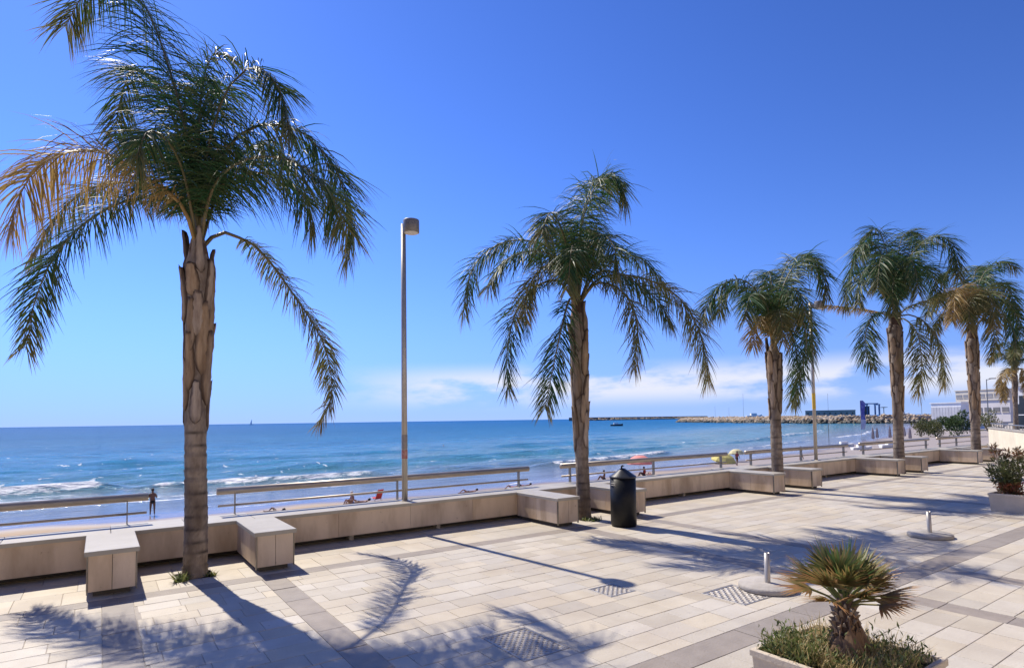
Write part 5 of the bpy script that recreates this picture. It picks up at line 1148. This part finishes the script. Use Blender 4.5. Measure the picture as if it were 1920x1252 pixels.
# tall feather flag
fl = spot(65.57, 168); fz = sz(fl[0], fl[1]); fg = empty('feather_flag', (fl[0], fl[1], fz), 'tall blue and white feather flag on the far beach', 'flag')
MB().tube([(0, 0, -.1), (0, 0, 8), (0, 0, 10.2), tuple(RV * .6 + UV * 10.7)], [.05, .04, .03, .02], 6).build('pole', M['pole'], fg)
FB = pm('flag_blue', (.09, .10, .42), (.22, .24, .55), 1.2, .7, lo=.5, hi=.6); FW = pm('flag_white', (.62, .62, .72), (.45, .46, .62), 1.0, .7)
V = []; 
for i in range(13):
    zz = 10.3 - i * .68; w_ = 1.25 + .1 * math.sin(i * .9)
    for j in range(4): V.append(RV * (.04 + w_ * j / 3 * (.6 if i == 0 else 1)) + DV * (.12 * math.sin(i * .8 + j * 1.3)) + UV * zz)
    for j in range(4): V.append(RV * (.04 + w_ * j / 3 * (.6 if i == 0 else 1)) + DV * (.12 * math.sin(i * .8 + j * 1.3) + .03) + UV * zz)
Fc = []; mi = []
for i in range(12):
    for j in range(3):
        for o_ in (0, 4): Fc.append((8 * i + j + o_, 8 * i + j + 1 + o_, 8 * i + 9 + j + o_, 8 * i + 8 + j + o_)); mi.append(0 if i < 8 else 1)
raw('cloth', V, Fc, [FB, FW], fg, mi, True)

# bushes and trees at the end of the beach
def bush(bearing, depth, rx, h, n, size, seed, label, dryf, z=None, cat='bush', palmy=False):
    c = spot(bearing, depth); zz = sz(c[0], c[1]) if z is None else z; b_ = empty('bush', (c[0], c[1], zz), label, cat)
    for i in range(6):
        a = i * 1.05; MB().tube([(0, 0, -.1), (rx * .3 * math.cos(a), rx * .3 * math.sin(a), h * .4), (rx * .5 * math.cos(a), rx * .5 * math.sin(a), h * .75)], [.07, .05, .02], 5).build('stem', M['trunk'], b_)
    cl = [(np.random.default_rng(seed + i).normal(0, .45, 3) * np.array([rx, rx, h * .3]) + np.array([0, 0, h * .52]), rx * np.random.default_rng(seed + 50 + i).uniform(.3, .5)) for i in range(14)]
    def fn(g):
        ce, r_ = cl[g.integers(len(cl))]; d = g.normal(0, 1, 3); d /= np.linalg.norm(d); p = ce + d * r_ * g.uniform(.5, 1); p[2] = max(p[2], .05); return p, d + np.array([0, 0, .4])
    leaf_cloud('crown', M['bush'], n, fn, size, seed, b_, .5, dryf); return b_
bush(70.66, 150, 3.6, 4.6, 2600, .42, 71, 'yellowish green bush at the end of the beach right of the fourth palm', lambda g, p: .45 + g.normal(0, .25))
bush(69.65, 152, 1.9, 4.8, 1200, .36, 74, 'small tawny bush right beside the fourth palm trunk', lambda g, p: .6 + g.normal(0, .25))
bush(72.04, 146, 3.3, 6.2, 2600, .5, 72, 'dark green spiky bush left of the fifth palm trunk', lambda g, p: .02)
bush(73.84, 72, 1.5, 2.3, 900, .22, 73, 'dark reddish bush behind the fifth palm at the end of the wall', lambda g, p: .5 + g.normal(0, .3), 0.0)
building('white_shed', 70.38, 72.27, 200, -3.2, 5.6, WHITE, WHITE, 'white beach building behind the bushes left of the fifth palm', 1, 10, (.9, 5.4), pm('pale_blind', (.6, .6, .62), (.52, .52, .54), .5, .8), thick=10, turn=38)
building('cream_building', 71.94, 74.68, 230, -3.2, 11.0, CREAM, CREAM, 'large cream building behind the fifth palm', 3, 6, (2.4, 1.3), pm('grey_glass', (.34, .33, .32), (.28, .27, .27), .5, .3), thick=14, turn=38)  # windows in plain mid-grey glass
building('cream_annex', 73.11, 75.17, 150, -.1, 5.4, pm('pale_mauve_wall', (.74, .69, .65), (.66, .62, .58), .3, .85), CREAM, 'low pale grey building behind the yellow wall', 1, 4, (1.6, 1.2), GREYB, thick=8, turn=38)
wb = building('white_house', 75.59, 78.56, 74, 0, 5.6, WHITE, WHITE, 'white building with a dark doorway at the right edge', 1, 3, (1.6, 2.4), thick=8, turn=30)
wq = R(35.0 + 40.57 + 1.9); wn_ = np.array([math.sin(wq), math.cos(wq), 0]); aa = -R(30); wn_ = np.array([wn_[0] * math.cos(aa) - wn_[1] * math.sin(aa), wn_[0] * math.sin(aa) + wn_[1] * math.cos(aa), 0]); wt_ = np.array([wn_[1], -wn_[0], 0])
MB().obox(-wt_ * 2.6 + UV * 1.6 - wn_ * .06, wt_ * .9, wn_ * .1, UV * 1.6).build('doorway', DARKW, wb)

# cream ramp wall with dark rail
A_, B_ = np.array([47.2, 13.5, 0]), np.array([36.6, 8.9, 0]); t = (B_ - A_); ln = np.linalg.norm(t); t /= ln; n_ = np.array([-t[1], t[0], 0])
rw = empty('ramp_wall', tuple((A_ + B_) / 2), 'cream ramp wall with a dark handrail at the right edge', 'wall'); rw['kind'] = 'thing'
MB().obox(UV * .56, t * ln / 2, n_ * .15, UV * .57).build('wall', M['render_wall'], rw)
MB().obox(UV * 1.16, t * (ln / 2 + .05), n_ * .2, UV * .03).build('coping', M['cap'], rw)
MB().tube([-t * ln / 2 + UV * 1.42, t * ln / 2 + UV * 1.42], .035, 8).build('rail', M['rail_post'], rw)
for i in range(14):
    q = t * (-ln / 2 + .3 + (ln - .6) * i / 13)
    for s_ in (-1, 1):
        pass
    MB().tube([q + UV * 1.40, q + UV * 1.19], .018, 6).build('post', M['rail_post'], rw)
    MB().obox(q + UV * .98 - n_ * .153 * (1 if (n_ @ DV) > 0 else -1), t * .02, n_ * .006, UV * .12).build('rust_streak_bracket', M['rail_post'], rw)
# far street light
ls = spot(73.91, 96); sl_ = empty('street_light', (ls[0], ls[1], 0), 'thin distant street light with a flat arm head behind the fifth palm', 'street lamp')
MB().tube([(0, 0, 0), (0, 0, 7.6)], [.09, .06], 8).build('pole', M['rail_post'], sl_); MB().tube([UV * 7.5, UV * 7.7 + RV * .9], .05, 6).build('arm', M['rail_post'], sl_)
MB().obox(UV * 7.72 + RV * 1.0, RV * .45, DV * .16, UV * .07).build('head', M['lamp_head'], sl_)
# dark poles on the beach (shower and sign)
for brg, dep, h, lb in ((63.16, 120, 5.2, 'thin dark pole on the beach right of the second lamp post'),):
    c = spot(brg, dep); p = empty('beach_pole', (c[0], c[1], sz(c[0], c[1])), lb, 'pole')
    MB().tube([(0, 0, -.1), (0, 0, h)], [.06, .05], 8).build('pole', M['rail_post'], p); MB().lathe([(.16, h), (.16, h + .1), (.02, h + .16)], 10).build('cap', M['rail_post'], p)
# upturned rowing boats and pedalos pulled up on the sand
for brg, dep, L, lb in ((64.32, 112, 3.6, 'white rowing boat pulled up on the sand left of the closed parasols'), (65.57, 100, 3.4, 'white rowing boat lying nearer the handrail below the blue flag'), (67.67, 105, 4.0, 'white rowing boat lying just left of the fourth palm trunk')):
    c = spot(brg, dep); motorboat(brg, dep, sz(c[0], c[1]), L, lb)
for o in bpy.data.objects:
    if o.get('category') in ('wall', 'railing', 'bench') and not o.get('kind'): o['kind'] = 'thing'

# unseen building added behind the camera, its sunlit front bounces warm light onto the wall
FAC = pm('bounce_render', (.66, .55, .42), (.58, .48, .36), .4, .85, stain=(.45, .37, .28))
sf = empty('bounce_building', (10, -11, 0), 'unseen cream building added behind the camera to bounce warm light', 'building')
MB().box(-45, 50, -10, 0, 0, 9.5).build('wall', FAC, sf); MB().box(-45.4, 50.4, -10.4, .4, 9.5, 9.9).build('roof', CREAM, sf)
for i in range(24):
    for j in range(2):
        x = -43 + i * 4.0; wd = MB().box(x, x + 1.2, -.05, .03, 1.2 + 4.2 * j, 3.4 + 4.2 * j).build('window', DARKW, sf); MB().box(x - .1, x + 1.3, .0305, .15, 1.05 + 4.2 * j, 1.18 + 4.2 * j).build('sill', M['cap'], wd)
